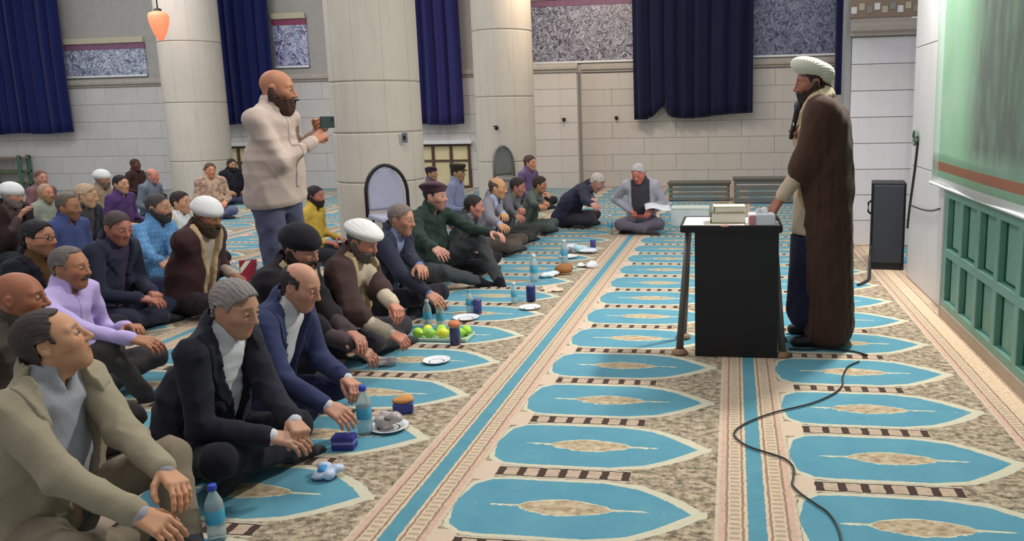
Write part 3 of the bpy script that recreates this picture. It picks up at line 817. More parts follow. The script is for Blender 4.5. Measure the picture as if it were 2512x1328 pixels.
# ---------------------------------------------------------------- people
def up(th, ph): return unit((math.sin(th), math.sin(ph), math.cos(th) * math.cos(ph)))
def two_bone(S, Wt, a, b, hint):
    S, Wt = np.asarray(S, float), np.asarray(Wt, float); d = Wt - S; L = np.linalg.norm(d)
    if L > (a + b) * .985: Wt = S + d * ((a + b) * .985 / L); d = Wt - S; L = np.linalg.norm(d)
    L = max(L, abs(a - b) + .03)
    x = (a * a - b * b + L * L) / (2 * L); hgt = math.sqrt(max(a * a - x * x, 0)); u = d / (np.linalg.norm(d) + 1e-9)
    hh = np.asarray(hint, float); hh = hh - u * (hh @ u)
    return S + u * x + unit(hh) * hgt, Wt
LEGS_DEF = dict(kl=(.35, .23, .125), al=(.27, -.08, .065), kr=(.35, -.23, .125), ar=(.36, .08, .06))
N_PEOPLE = [0]
def person(label, head, face=0.0, s=1.0, lean=14, side=0, twist=0, hy=0, hp=8, hr=0, L=None, R_=None, Lw=None, Rw=None, legs=None,
           top='suit', jacket=(40, 40, 50), shirt=(190, 195, 205), trousers=(40, 40, 46), skin=(196, 146, 120), hair=('full', (45, 38, 34)), beard=None,
           hat=None, fat=0.0, stand=False, vw=.035, v0=.10, hands=('relax', 'relax'), lod=None, group='men seated on the carpet', wr=1.0, glasses=False,
           pattern=None, tie=None, elbL=None, elbR=None, palmL=None, palmR=None, rootxy=None, no_legs=False, socks=(60, 60, 66), xc=0.0, gown=False, hatc=(226, 224, 222)):
    N_PEOPLE[0] += 1; seed = N_PEOPLE[0]; HS = .92
    if not stand: s *= .975
    a_l, a_s, a_t = R(lean), R(side), R(twist)
    pz = .93 if stand else .115
    P = v3(0, 0, pz); u0 = up(a_l * .45, a_s * .5); W = P + .18 * u0; u1 = up(a_l, a_s); C = W + .19 * u1; u2 = up(a_l * 1.15, a_s); N = C + .15 * u2
    lat = v3(-math.sin(a_t), math.cos(a_t), 0); lat = unit(lat - u1 * (lat @ u1)); fwd = np.cross(lat, u1)
    SL = N - .06 * u2 + .172 * lat; SR = N - .06 * u2 - .172 * lat
    HR = rotm(R(hy), R(hp), R(hr)); hz = unit(.5 * u2 + .5 * HR[:, 2])
    HC = N + .110 * hz + .026 * HR[:, 0]
    tip = HC + HS * HR @ v3(-.01, 0, .124 + (.03 if hat in ('wide', 'loaf') else (.012 if hat else 0)))
    # where the head is in the hall fixes where the person sits
    rz = R(face); ca, sa = math.cos(rz), math.sin(rz)
    if rootxy is None:
        w = at(head[0], head[1], tip[2] * s); hx, hy_ = tip[0] * s, tip[1] * s
        rx, ry = w[0] - (ca * hx - sa * hy_), w[1] - (sa * hx + ca * hy_)
    else: rx, ry = rootxy
    root = empty('person', (rx, ry, 0), rz, s)
    def loc(px, py, z):
        q = at(px, py, z) - v3(rx, ry, 0); return v3(ca * q[0] + sa * q[1], -sa * q[0] + ca * q[1], q[2]) / s
    def locy(px, py, y):
        q = at_y(px, py, y) - v3(rx, ry, 0); return v3(ca * q[0] + sa * q[1], -sa * q[0] + ca * q[1], q[2]) / s
    ppm = FPX / max(1.0, math.hypot(rx, ry))
    if lod is None: lod = 0 if ppm > 400 else (1 if ppm > 230 else 2)
    vox = (.0088, .0134, .020)[lod]; near = lod == 0
    # arms
    arms = []
    for sd, S, tgt, tw, eh in ((1, SL, L, Lw, elbL), (-1, SR, R_, Rw, elbR)):
        if tw is not None: tgt = loc(*tw) if len(tw) == 3 else locy(*tw[:3])
        if tgt is None: tgt = (.32, sd * .12, .24) if not stand else (.1, sd * .27, .8)
        hint = eh if eh is not None else (-.45, sd * .40, -.8)
        el, wt = two_bone(S, tgt, .285, .335, hint); wt = el + unit(wt - el) * .255; arms.append((S, el, wt))
    # legs
    lg = dict(LEGS_DEF)
    if stand: lg = dict(kl=(.03, .10, .50), al=(-.03, .12, .09), kr=(.03, -.10, .50), ar=(-.02, -.12, .09))
    if legs: lg.update(legs)
    lg = {k: v3(*v) for k, v in lg.items()}
    hipL, hipR = P + v3(.0, .088, -.005), P + v3(.0, -.088, -.005)
    f_ = fat
    def torso(g, hips=True, wide=1.0):
        lk = 1 / 1.36
        ps = [cap(W - .04 * u0, W + .05 * u1, .118 + g + f_, .118 + g + f_ * .8, lat, lk), cap(W + .06 * u1, C + .04 * u1, .118 + g + f_ * .7, .112 + g, lat, lk),
              cap(SL - .03 * lat - .01 * u2, SR + .03 * lat - .01 * u2, .066 + g, .066 + g), cap(SL - .05 * lat + .02 * u2, N + .035 * u2 + .015 * lat, .040 + g, .050 + g), cap(SR + .05 * lat + .02 * u2, N + .035 * u2 - .015 * lat, .040 + g, .050 + g)]
        if hips: ps += [ell(P + v3(-.02, 0, .015), (.135 + g + f_, .178 + g + f_ * .6, .118 + g)), cap(P + .02 * u0, W, .125 + g + f_, .120 + g + f_, lat, lk)]
        return ps
    def sleeves(g, upto=1.0, flare=0.0):
        ps = []
        for S, el, wt in arms:
            we = el + (wt - el) * upto
            ps += [cap(S, el, .058 + g, .047 + g), cap(el, we, .046 + g, .033 + g + flare)]
        return ps
    def legprims(g):
        return [ell(P + v3(-.015, 0, .01), (.128 + g, .172 + g, .112 + g)), cap(hipL, lg['kl'], .088 + g, .064 + g), cap(hipR, lg['kr'], .088 + g, .064 + g),
                cap(lg['kl'], lg['al'], .060 + g, .044 + g), cap(lg['kr'], lg['ar'], .060 + g, .044 + g)]
    # ---- body: neck, trunk, limbs with the modelled head and hands, one mesh
    Vs, Fs, Cs = [], [], []; base = np.array(lin(skin)[:3]); off = 0
    bp = torso(-.030) + sleeves(-.014) + legprims(-.020) + [cap(N - .02 * u2, HC + HR @ v3(-.024, 0, -.06), .054, .051)]
    Fb = build(bp, .016 if near else .022, .03); V, Q = nets(Fb)
    Vs.append(V); Fs.append(Q); Cs.append(np.tile(base, (len(V), 1))); off += len(V)
    V, Q = tpl(('head', near), lambda: head_mesh(HF_N if near else HF_F))
    c = np.tile(base, (len(V), 1)); x, y, z = V.T
    lipm = ((y / .023) ** 2 + ((z + .0615) / .011) ** 2 < 1) & (x > .07); c[lipm] = base * np.array([.86, .52, .48])
    ck = np.exp(-(((np.abs(y) - .045) / .02) ** 2 + ((z + .02) / .025) ** 2)) * (x > .03); c = c * (1 - ck[:, None] * np.array([.0, .14, .14]))
    hc = np.array(lin(hair[1])[:3]) if hair else base * .25
    if hair and sum(hair[1]) > 380: hc = hc * .5
    bw = np.exp(-((z - .0375 + .10 * (np.abs(y) - .03)) / .0048) ** 2) * np.clip((np.abs(y) - .008) / .006, 0, 1) * np.clip((.054 - np.abs(y)) / .008, 0, 1) * (x > .05); c = c * (1 - .85 * bw[:, None]) + .85 * bw[:, None] * (base * .2 + hc * .5)
    ew = np.exp(-(((np.abs(y) - .033) / .019) ** 2 + ((z - .012) / .012) ** 2)) * (x > .05); c = c * (1 - .22 * ew[:, None])
    st = {None: .22, 'moustache': .25, 'stubble': .75}.get(beard and beard[0], .45); bz = ((z < -.035) & (x > -.01) & ~lipm & (z > -.12)); c[bz] = c[bz] * (1 - st * .55)
    sc_ = (z > .045) & (x < .07)
    if hair and hair[0] in ('crop', 'short', 'full', 'thick'): c[sc_] = c[sc_] * .5
    Vs.append(HS * V @ HR.T + HC); Fs.append(Q + off); Cs.append(c); off += len(V)
    ev, ef, ec = eye_tpl(near)
    for sd in (-1, 1):
        pc = v3(.0822, sd * .033, .0115); e2 = ev * np.array([.0135, .0140, .0084]) + pc
        Vs.append(HS * e2 @ HR.T + HC); Fs.append(ef + off); Cs.append(np.array([(.008, .006, .005), (.035, .02, .012), (.42, .38, .34)])[ec]); off += len(ev)
    for (S, el, wt), sd, kind, pm in zip(arms, (1, -1), hands, (palmL, palmR)):
        V, Q = hand_tpl(kind, near); X_ = unit(wt - el); X_ = unit(X_ + (0 if pm is None else 0)); zz = -np.asarray(pm if pm is not None else (0.15, -sd * .35, -1.0), float); zz = unit(zz - X_ * (zz @ X_)); Y_ = np.cross(zz, X_)
        Mh = np.stack([X_, Y_, zz], 1); Vm = V * np.array([1, -1 if sd > 0 else 1, 1]); Q2 = Q[:, ::-1] if sd > 0 else Q
        Vs.append(Vm @ Mh.T + wt); Fs.append(Q2 + off); tip_ = np.clip((V[:, 0] - .08) / .1, 0, 1)[:, None]; Cs.append(base * (1 - tip_ * np.array([.02, .12, .12]))); off += len(V)
    Vb = np.concatenate(Vs); Fb_ = np.concatenate(Fs); Cb = np.concatenate(Cs)
    me = np_mesh('body', Vb, Fb_)
    at_ = me.color_attributes.new('tone', 'FLOAT_COLOR', 'POINT'); at_.data.foreach_set('color', np.concatenate([Cb, np.ones((len(Cb), 1))], 1).astype(np.float32).ravel())
    link('body', me, M_SKIN, root)
    HM = Matrix([list(HS * HR[i]) + [HC[i]] for i in range(3)] + [[0, 0, 0, 1]])
    def onhead(name, VQ, m):
        key = ('me', name, id(VQ[0])); me_ = tpl(key, lambda: np_mesh(name, VQ[0], VQ[1]))
        o = bpy.data.objects.new(name, me_); COL.objects.link(o); o.parent = root; o.matrix_local = HM
        if not me_.materials: me_.materials.append(m)
        o.material_slots[0].link = 'OBJECT'; o.material_slots[0].material = m; return o
    if hair: onhead('hair', tpl(('hair', hair[0], near), lambda: hair_mesh(HF_N if near else HF_F, hair[0])), hairmat(hair[1]))
    if beard and beard[0] != 'stubble': onhead('beard', tpl(('beard', beard[0], near), lambda: beard_mesh(HF_N if near else HF_F, beard[0])), hairmat(beard[1]))
    if hat in ('wide', 'loaf', 'skull'): onhead('turban', tpl(('turban', hat, near), lambda: turban_mesh(.0045 if near else .0075, hat)), cloth(hatc, .8, .06, 'turban_cloth'))
    elif hat: onhead('cap', tpl(('cap', hat, near), lambda: cap_mesh(.0045 if near else .0075, hat)), cloth(hatc, .8, .1, 'cap_cloth'))
    if glasses:
        gm = bmesh.new(); 
        me_ = tube_me('glasses', [(.104 + .004 * math.cos(t), .033 + .021 * math.cos(t), .010 + .016 * math.sin(t)) for t in np.linspace(0, 6.283, 19)], .0016, 5, False); gm.from_mesh(me_)
        for pts in ([(.104 + .004 * math.cos(t), -.033 + .021 * math.cos(t), .010 + .016 * math.sin(t)) for t in np.linspace(0, 6.283, 19)], [(.107, -.013, .014), (.109, 0, .018), (.107, .013, .014)], [(.10, .054, .014), (.04, .076, .016), (-.01, .084, .02)], [(.10, -.054, .014), (.04, -.076, .016), (-.01, -.084, .02)]):
            gm.from_mesh(tube_me('glasses', pts, .0018, 5, False))
        o = link('glasses', bm_mesh('glasses', gm, True), plain('glasses_frame', (24, 22, 24), .3), root); o.matrix_local = HM
    # ---- clothes
    def garment(name, F, m, wseed, amp=.0045, freq=26):
        V, Q = nets(F)
        return link(name, np_mesh(name, V, Q), m, root)
    def tspace(F):
        x, y, z = F.grid(); qx, qy, qz = x - W[0], y - W[1], z - W[2]
        s_ = np.abs(qx * lat[0] + qy * lat[1] + qz * lat[2]); t_ = qx * u1[0] + qy * u1[1] + qz * u1[2]; w_ = qx * fwd[0] + qy * fwd[1] + qz * fwd[2]
        return s_, t_, w_
    def near_trunk(F, g=.01):
        T = Field.__new__(Field); T.lo, T.v, T.n, T.ax = F.lo, F.v, F.n, F.ax; T.f = np.full(tuple(F.n), .3, np.float32)
        for p in torso(g): T.add(p, .04)
        return T.f
    def opening(F, w0, slope, t0):
        s_, t_, w_ = tspace(F); wdt = np.where(t_ > t0, w0 + (t_ - t0) * slope, w0 - .0); return s_ - np.minimum(wdt, .105), w_, t_
    neckcut = cap(N - .01 * u2, N + .2 * hz, .055, .057)
    tr_m = cloth(trousers, .88, .15, 'trouser_cloth')
    if not no_legs:
        F = build(legprims(0.006), vox, .035, .03, (.006 * wr, 24, seed * 13 + 1)); garment('trousers', F, tr_m, 1, .004, 24)
        for an, kn, sd in ((lg['al'], lg['kl'], 1), (lg['ar'], lg['kr'], -1)):
            if stand:
                F = build([cap(an + v3(-.04, 0, -.045), an + v3(.05, 0, -.05), .043, .04), cap(an + v3(.05, 0, -.052), an + v3(.17, sd * .02, -.06), .042, .032)], .009, .03)
                V, Q = nets(F); V[:, 2] = np.maximum(V[:, 2], .004); link('shoe', np_mesh('shoe', V, Q), plain('shoe_leather', (30, 28, 28), .4), root)
            else:
                d = unit(an - kn); ft = unit(d + v3(.25, -.1 * sd, 0)); F = build([cap(an, an + .03 * d, .040, .038), cap(an + .02 * d + v3(0, 0, -.008), an + .15 * ft + v3(0, 0, -.02), .038, .026)], .009 if near else .015, .03)
                V, Q = nets(F); link('sock', np_mesh('sock', V, Q), cloth(socks, .9), root)
    sh_m = cloth(shirt, .8, .08, 'shirt_cloth', pattern=pattern if top == 'shirt' else None)
    collar = cap(N - .012 * u2, N + .030 * hz + .004 * fwd, .074, .070)
    if top == 'shirt':
        F = build(torso(0.0) + sleeves(0.0, .93) + ([cap(P + v3(0, 0, -.02), W, .124 + f_, .122 + f_, lat, 1 / 1.34)] if stand else []), vox, .04, .03, (.007 * wr, 24, seed * 13 + 2))
        F.add(collar, .012); s_, t_, w_ = tspace(F); F.f = np.maximum(F.f, -np.maximum(s_ - np.clip((t_ - .27) * .45, -.01, .04), .01 - w_)).astype(np.float32)
        F.add(neckcut, .004, sub=True)
        if stand: x, y, z = F.grid(); F.f = np.maximum(F.f, .885 + .02 * np.sin(6 * y) - z + 0 * x).astype(np.float32)
        body_f = copyF(F); garment('shirt', F, sh_m, 2, .005, 24)
        G = copyF(body_f); G.f = np.maximum(np.maximum(body_f.f - .006, s_ - .017), np.maximum(.02 - w_, np.maximum(t_ - .30, -.12 - t_))).astype(np.float32); V, Q = nets(G)
        if len(Q): link('button_placket', np_mesh('button_placket', V, Q), sh_m, root)
        for S, el, wt in arms:
            d = unit(wt - el); F = build([cap(wt - .06 * d, wt - .012 * d, .040, .039)], min(vox, .011), .01); V, Q = nets(F); link('cuff', np_mesh('cuff', V, Q), sh_m, root)
        G = build([cap(N - .004 * u2, N + .030 * hz + .004 * fwd, .080, .076)], min(vox, .011), .01, .03); s2, t2, w2 = tspace(G); G.f = np.maximum(G.f, -np.maximum(s2 - .022, -w2 + .02)).astype(np.float32); G.add(neckcut, .004, sub=True); V, Q = nets(G)
        if len(Q): link('collar', np_mesh('collar', V, Q), sh_m, root)
    else:
        cloak = top == 'cloak'; gown_r = gown_c = []
        if gown:
            gown_r = [cap(C, v3(.045, 0, .20), .125, .150, lat, 1 / 1.15)]
            gown_c = [cap(C - .03 * fwd, v3(-.05, 0, .12), .150, .165, lat, 1 / 1.55)]
        F = build(torso(-.010, hips=cloak) + (sleeves(.004, .94, .008) if cloak else []) + gown_r, vox, .04, .03, (.005 * wr, 36 if gown else 24, seed * 13 + 3, 4, .15 if gown else 1.0)); F.add(collar, .012)
        s_, t_, w_ = tspace(F); F.f = np.maximum(F.f, -np.maximum(s_ - np.clip((t_ - .30) * .4, -.01, .03), .01 - w_)).astype(np.float32)
        F.add(neckcut, .004, sub=True)
        if gown:
            G = copyF(F); zz_ = G.grid()[2]; G.f = np.maximum(G.f, np.maximum(zz_ - .66, .10 - zz_)).astype(np.float32); F.f = np.maximum(F.f, .67 - zz_).astype(np.float32)
            V, Q = nets(G); link('lower_robe', np_mesh('lower_robe', V, Q), cloth((34, 36, 60), .85), root)
            sh_ = build([cap(SL - .02 * lat + .045 * u2, N + .03 * u2 - .03 * fwd + .05 * lat, .042, .05), cap(SR + .02 * lat + .045 * u2, N + .03 * u2 - .03 * fwd - .05 * lat, .042, .05), cap(N + .05 * lat - .035 * fwd + .03 * u2, N - .05 * lat - .035 * fwd + .03 * u2, .05, .05)] + [cap(N + sd * .07 * lat + .02 * u2, C + .10 * fwd + sd * .06 * lat, .042, .03) for sd in (-1, 1)], .008, .03, .03, (.004, 40, 5))
            V, Q = nets(sh_); link('shawl', np_mesh('shawl', V, Q), cloth((184, 166, 140), .9), root)
        garment('robe' if cloak else 'shirt', F, sh_m, 3, .0035 if not cloak else .005, 22)
        jm = cloth(jacket, .86, .14, 'jacket_cloth', pattern=pattern)
        if cloak:
            F = build(torso(.022) + ([cap(S, el, .076, .074) for S, el, wt in arms] + [cap(el, el + (wt - el) * .25, .072, .068) for S, el, wt in arms] if not gown else [cap(arms[0][0], arms[0][1], .078, .072), cap(arms[0][1], arms[0][1] + (arms[0][2] - arms[0][1]) * .25, .070, .066)]) + gown_c, vox, .05, .03, (.006 * wr, 34 if gown else 20, seed * 13 + 4, 4, .12 if gown else 1.0))
        else:
            F = build(torso(.010) + sleeves(.007, .95, .004), vox, .035, .03, (.0068 * wr, 24, seed * 13 + 5))
        F.add(cap(N - .02 * u2 - .008 * fwd, N + .026 * hz - .010 * fwd, .088, .084), .02)
        op, w_, t_ = opening(F, vw, .30, v0); tr_f = near_trunk(F, .022 if cloak else .01); F.f = np.maximum(F.f, -np.maximum(np.maximum(op, -w_ + xc), 9 * gown + tr_f - .03 if not gown else -1)).astype(np.float32)
        if not cloak:
            for p in sleeves(.003, .95, .004): F.add(p, .012)
        if gown:
            S, el, wt = arms[0]
            for p in (cap(S - .02 * u2, el, .078, .072), cap(el, el + (wt - el) * .25, .070, .066)): F.add(p, .05)
        F.add(cap(N - .01 * u2, N + .2 * hz, .067, .069), .004, sub=True)
        if gown: F.f = np.maximum(F.f, .012 - F.grid()[2]).astype(np.float32)
        jf = copyF(F); garment('cloak' if cloak else 'jacket', F, jm, 4, .005, 22)
        if lod < 2:
            G = copyF(jf); wd = .055 if not cloak else .032
            reg = np.maximum(np.maximum(op - (wd * np.clip((t_ - v0) / .12 + .05, 0, 1) if not cloak else wd), -w_ + .0), (v0 - t_) if not cloak else t_ - .5)
            x, y, z = G.grid(); sg = (x - W[0]) * lat[0] + (y - W[1]) * lat[1] + (z - W[2]) * lat[2]
            for sd in (-1, 1):
                G.f = np.maximum(np.maximum(jf.f - .0065, np.maximum(np.maximum(reg, -op - .005), tr_f - .03)), -sd * sg).astype(np.float32); V, Q = nets(G)
                if len(Q) > 8: link('lapel' if not cloak else 'trim', np_mesh('lapel', V, Q), jm if not cloak else cloth((176, 152, 118), .7), root)
        if not cloak:
            for S, el, wt in arms:
                d = unit(wt - el); F = build([cap(wt - .08 * d, wt + .002 * d, .037, .035)], min(vox, .011), .01); V, Q = nets(F); link('cuff', np_mesh('cuff', V, Q), sh_m, root)
        if tie:
            a_ = N + .01 * u2 + .062 * fwd; b_ = C + .118 * fwd; c_ = W + .122 * fwd
            F = build([cap(a_, a_ + (b_ - a_) * .12, .018, .014), cap(a_, b_, .012, .022, fwd, 1.8), cap(b_, c_, .022, .030, fwd, 2.0)], .009, .008); V, Q = nets(F); link('tie', np_mesh('tie', V, Q), cloth(tie, .6), root)
    tag(root, label, 'person', group)
    return root, dict(loc=loc, arms=arms, HC=HC, HR=HR, N=N, fwd=fwd, lat=lat, rx=rx, ry=ry, ppm=ppm, wts=[(v3(rx, ry, 0) + s * v3(ca * w[0] - sa * w[1], sa * w[0] + ca * w[1], w[2])) for _, _, w in arms])
# ---------------------------------------------------------------- the people
G1 = 'men seated in the front row'
G2 = 'men seated in the rows behind'
BK = (38, 32, 30); GR = (128, 122, 118); DK = (58, 46, 40)
PPL = {}
def P_(k, *a, **kw): PPL[k] = person(*a, **kw)[1]
# front row, nearest first
P_('p1', 'man in an open olive beige suit looking up in the nearest left corner', (84, 766), 4, 1.04, lean=12, hy=32, hp=-14, jacket=(150, 140, 118), shirt=(160, 160, 168), trousers=(128, 116, 98), skin=(198, 150, 116), hair=('receding', (62, 52, 46)), Lw=(455, 1210, .28), Rw=(420, 1310, .2), legs=dict(kl=(.38, .14, .28), al=(.50, .02, .05), kr=(.34, -.30, .16), ar=(.34, -.02, .06)), vw=.05, v0=-.1, group=G1, fat=.025)
P_('p2', 'grey haired man in a black suit and white shirt looking down at his hands', (585, 692), 0, 1.04, lean=20, hy=-4, hp=20, jacket=(34, 34, 44), shirt=(206, 208, 212), trousers=(32, 32, 40), skin=(190, 148, 124), hair=('full', (134, 126, 122)), Rw=(712, 1078, .23), Lw=(738, 1058, .25), vw=.022, v0=.0, group=G1, fat=.03, hands=('grip', 'relax'), legs=dict(kl=(.36, .12, .16), al=(.25, -.1, .07), kr=(.30, -.32, .19)))
P_('p3', 'balding man in a navy suit bending to the food with both hands', (750, 650), 0, 1.02, lean=26, hy=2, hp=24, jacket=(52, 58, 92), shirt=(206, 206, 210), trousers=(46, 50, 78), skin=(198, 148, 124), hair=('fringe', (52, 42, 40)), Rw=(832, 1015, .17), Lw=(868, 945, .2), vw=.022, v0=.0, group=G1, hands=('pinch', 'relax'), fat=.01, legs=dict(kl=(.32, .17, .11), al=(-.06, .14, .06), kr=(.32, -.14, .11), ar=(-.06, -.12, .06)))
P_('p4', 'man in a black turban and dark robe stooping beside the white turbaned cleric', (742, 557), 0, 1.10, lean=24, hy=-8, hp=16, top='cloak', jacket=(34, 30, 34), shirt=(72, 60, 62), trousers=(36, 34, 40), skin=(178, 130, 110), hair=('short', BK), beard=('trim', (52, 44, 42)), hat='skull', hatc=(30, 28, 34), Rw=(905, 872, .16), Lw=(880, 830, .26), group=G1, hands=('relax', 'relax'), legs=dict(kl=(.3, .16, .11), al=(-.06, .14, .06), kr=(.3, -.14, .11), ar=(-.06, -.12, .06)))
P_('p5', 'cleric in a white turban, brown cloak and cream robe reaching for food', (900, 541), 0, 1.03, lean=18, hy=-6, hp=22, top='cloak', jacket=(70, 52, 50), shirt=(196, 182, 160), trousers=(58, 56, 62), skin=(200, 140, 118), hair=('short', (90, 84, 80)), beard=('trim', (98, 90, 86)), hat='wide', Rw=(985, 832, .17), Lw=(985, 772, .32), vw=.07, v0=.0, group=G1, hands=('pinch', 'pinch'), xc=.02, fat=.012, legs=dict(kr=(.32, -.2, .12), kl=(.33, .2, .12)))
P_('p6', 'man in a dark navy jacket over a blue shirt stretching one arm to the bottles', (986, 500), 0, 1.04, lean=16, hy=-4, hp=12, jacket=(44, 46, 62), shirt=(120, 128, 166), trousers=(40, 36, 44), skin=(190, 140, 116), hair=('short', (118, 106, 100)), Rw=(1088, 755, .18), Lw=(1060, 700, .36), vw=.03, v0=.0, group=G1, legs=dict(kr=(.34, -.2, .2)))
P_('p7', 'man in a dark green uniform and maroon beret with one knee drawn up', (1066, 444), -12, 1.09, lean=10, twist=-14, hy=6, hp=6, top='shirt', shirt=(40, 54, 48), trousers=(66, 68, 70), skin=(196, 146, 130), hair=('short', BK), hat='beret', hatc=(82, 54, 66), beard=('stubble', GR), Lw=(1225, 575, .46), Rw=(1130, 690, .24), legs=dict(kl=(.42, .16, .36), al=(.64, .06, .06), kr=(.34, -.26, .15), ar=(.5, -.06, .06)), group=G1, fat=.03, hands=('relax', 'relax'), socks=(30, 26, 34))
P_('p8', 'dark haired man half hidden behind the shoulder of the green uniform', (1164, 480), 0, .92, lean=22, hy=8, hp=10, jacket=(62, 66, 66), shirt=(110, 110, 120), skin=(192, 132, 116), hair=('full', BK), group=G1)
P_('p9', 'bald man in a grey suit and dark tie reaching down to the food', (1222, 436), 0, 1.0, lean=16, hy=0, hp=10, jacket=(128, 126, 134), shirt=(160, 172, 206), tie=(58, 48, 74), trousers=(92, 82, 76), skin=(198, 152, 112), hair=('fringe', (78, 66, 56)), Rw=(1302, 655, .14), Lw=(1285, 610, .3), vw=.05, v0=-.05, group=G1)
P_('p10', 'dark haired man in a grey green jacket stretching his arm to a bottle', (1273, 437), 0, .94, lean=20, hy=0, hp=16, jacket=(92, 92, 100), shirt=(108, 104, 84), trousers=(60, 60, 60), skin=(182, 124, 108), hair=('full', (48, 38, 36)), Rw=(1345, 640, .12), Lw=(1330, 600, .25), vw=.04, v0=-.05, group=G1)
P_('p11', 'dark haired man in a green field jacket with his hands joined on his shin', (1327, 434), 0, .88, lean=20, hy=0, hp=14, jacket=(84, 94, 88), shirt=(120, 112, 84), trousers=(84, 92, 90), skin=(190, 136, 108), hair=('thick', (50, 40, 36)), Rw=(1398, 575, .26), Lw=(1402, 560, .28), vw=.03, v0=.0, group=G1)
P_('p12', 'white haired man in a navy suit bowed deeply over his hands', (1478, 431), 0, 1.05, lean=46, hy=0, hp=44, jacket=(46, 46, 66), shirt=(90, 90, 110), trousers=(66, 60, 70), skin=(204, 150, 136), hair=('full', (196, 184, 178)), Rw=(1492, 545, .25), Lw=(1480, 535, .28), group=G1, fat=.02)
P_('p13', 'grey haired man in a light grey blazer reading a white sheet at the row end', (1562, 405), -88, 1.05, lean=14, hy=-18, hp=30, jacket=(176, 174, 186), shirt=(70, 66, 74), trousers=(98, 92, 106), skin=(214, 132, 116), hair=('full', (190, 186, 186)), Rw=(1555, 522, .24), Lw=(1592, 520, .27), vw=.06, v0=-.1, group=G1, hands=('pinch', 'pinch'))
P_('p14', 'dark haired youth in a violet scarf seated before the third column', (1300, 382), -20, 1.0, lean=6, hy=0, hp=6, top='shirt', shirt=(112, 92, 132), skin=(222, 160, 128), hair=('thick', (74, 58, 52)), group=G2)
P_('p15', 'guard in a peaked cap and blue grey shirt seated by the low window', (1122, 402), 0, 1.0, lean=5, hy=-6, hp=4, top='shirt', shirt=(138, 144, 176), trousers=(50, 54, 70), skin=(170, 140, 104), hair=('short', BK), hat='peaked', hatc=(58, 50, 44), group=G2)
P_('p16', 'man in a maroon beret just behind the green uniformed man', (1058, 408), 0, .88, lean=5, hy=-6, hp=4, top='shirt', shirt=(98, 84, 96), skin=(188, 142, 116), hair=('short', BK), hat='beret', hatc=(74, 50, 66), group=G2)
P_('p17', 'man in a mustard yellow shirt half hidden behind the standing photographer', (772, 457), 0, .95, lean=8, hy=0, hp=6, top='shirt', shirt=(196, 164, 72), trousers=(44, 44, 50), skin=(176, 112, 96), hair=('full', BK), beard=('trim', BK), group=G2)
# rows behind
P_('q1', 'grey haired man with a moustache in a lavender shirt stretching his arm over his knee', (168, 606), 0, 1.0, lean=8, hy=10, hp=8, top='shirt', shirt=(190, 172, 222), trousers=(76, 70, 70), skin=(176, 124, 92), hair=('receding', (104, 96, 92)), beard=('moustache', (74, 66, 62)), Rw=(395, 850, .33), Lw=(330, 800, .36), legs=dict(kr=(.40, -.14, .32), ar=(.50, -.05, .06), kl=(.36, .24, .17)), group=G2, elbR=(0, -.5, -1))
P_('q2', 'bald man with reddish scalp cut off by the left edge', (40, 668), 0, 1.03, lean=8, hy=25, hp=6, top='shirt', shirt=(74, 66, 60), trousers=(58, 54, 52), skin=(160, 104, 78), hair=None, group=G2)
P_('q3', 'black haired man in glasses and a black leather jacket', (88, 541), 0, 1.04, lean=4, hy=8, hp=4, jacket=(36, 36, 46), shirt=(96, 68, 40), trousers=(40, 40, 48), skin=(196, 142, 112), hair=('full', (34, 30, 32)), beard=('stubble', BK), glasses=True, group=G2, vw=.03)
P_('q4', 'man in a dark suit with bowed head and folded hands', (292, 520), 0, 1.06, lean=16, hy=-14, hp=20, jacket=(40, 44, 60), shirt=(58, 50, 72), trousers=(40, 44, 62), skin=(176, 118, 100), hair=('short', (72, 60, 58)), Rw=(375, 735, .24), Lw=(385, 725, .26), hands=('grip', 'relax'), group=G2, fat=.01)
P_('q5', 'heavy man in a light blue shirt with dark greying hair', (386, 476), 0, 1.06, lean=10, hy=4, hp=6, top='shirt', shirt=(96, 142, 184), trousers=(44, 46, 76), skin=(186, 140, 112), hair=('short', (64, 58, 58)), beard=('trim', (60, 54, 56)), Rw=(448, 700, .26), Lw=(440, 690, .26), group=G2, fat=.035, pattern=('check', (70, 110, 160), 26))
P_('q6', 'young man in a cream shirt beside the man in light blue', (440, 470), 0, .96, lean=6, hy=4, hp=4, jacket=(200, 190, 172), shirt=(222, 224, 228), trousers=(40, 38, 44), skin=(206, 158, 128), hair=('full', (54, 38, 38)), Rw=(475, 655, .22), group=G2, vw=.05, v0=-.1)
P_('q7', 'bearded man in a white turban and dark brown robe', (512, 489), 0, 1.10, lean=18, hy=-8, hp=18, top='cloak', jacket=(62, 40, 42), shirt=(176, 158, 146), trousers=(44, 34, 40), skin=(146, 102, 74), hair=('short', BK), beard=('full', (70, 56, 44)), hat='skull', Rw=(600, 650, .2), group=G2)
P_('q8', 'balding man in a navy blue shirt behind the bowed suit', (166, 476), 0, 1.04, lean=6, hy=8, hp=8, top='shirt', shirt=(66, 76, 122), trousers=(40, 44, 60), skin=(160, 114, 84), hair=('receding', (92, 80, 70)), beard=('stubble', (80, 70, 62)), group=G2, fat=.015)
P_('q9', 'man in a white turban resting his chin on his hand at the left edge', (28, 450), 0, 1.05, lean=10, hy=8, hp=10, top='cloak', jacket=(52, 34, 36), shirt=(90, 74, 72), skin=(190, 142, 122), hair=('short', GR), beard=('trim', (120, 112, 108)), hat='skull', R_=(.26, -.03, .58), group=G2)
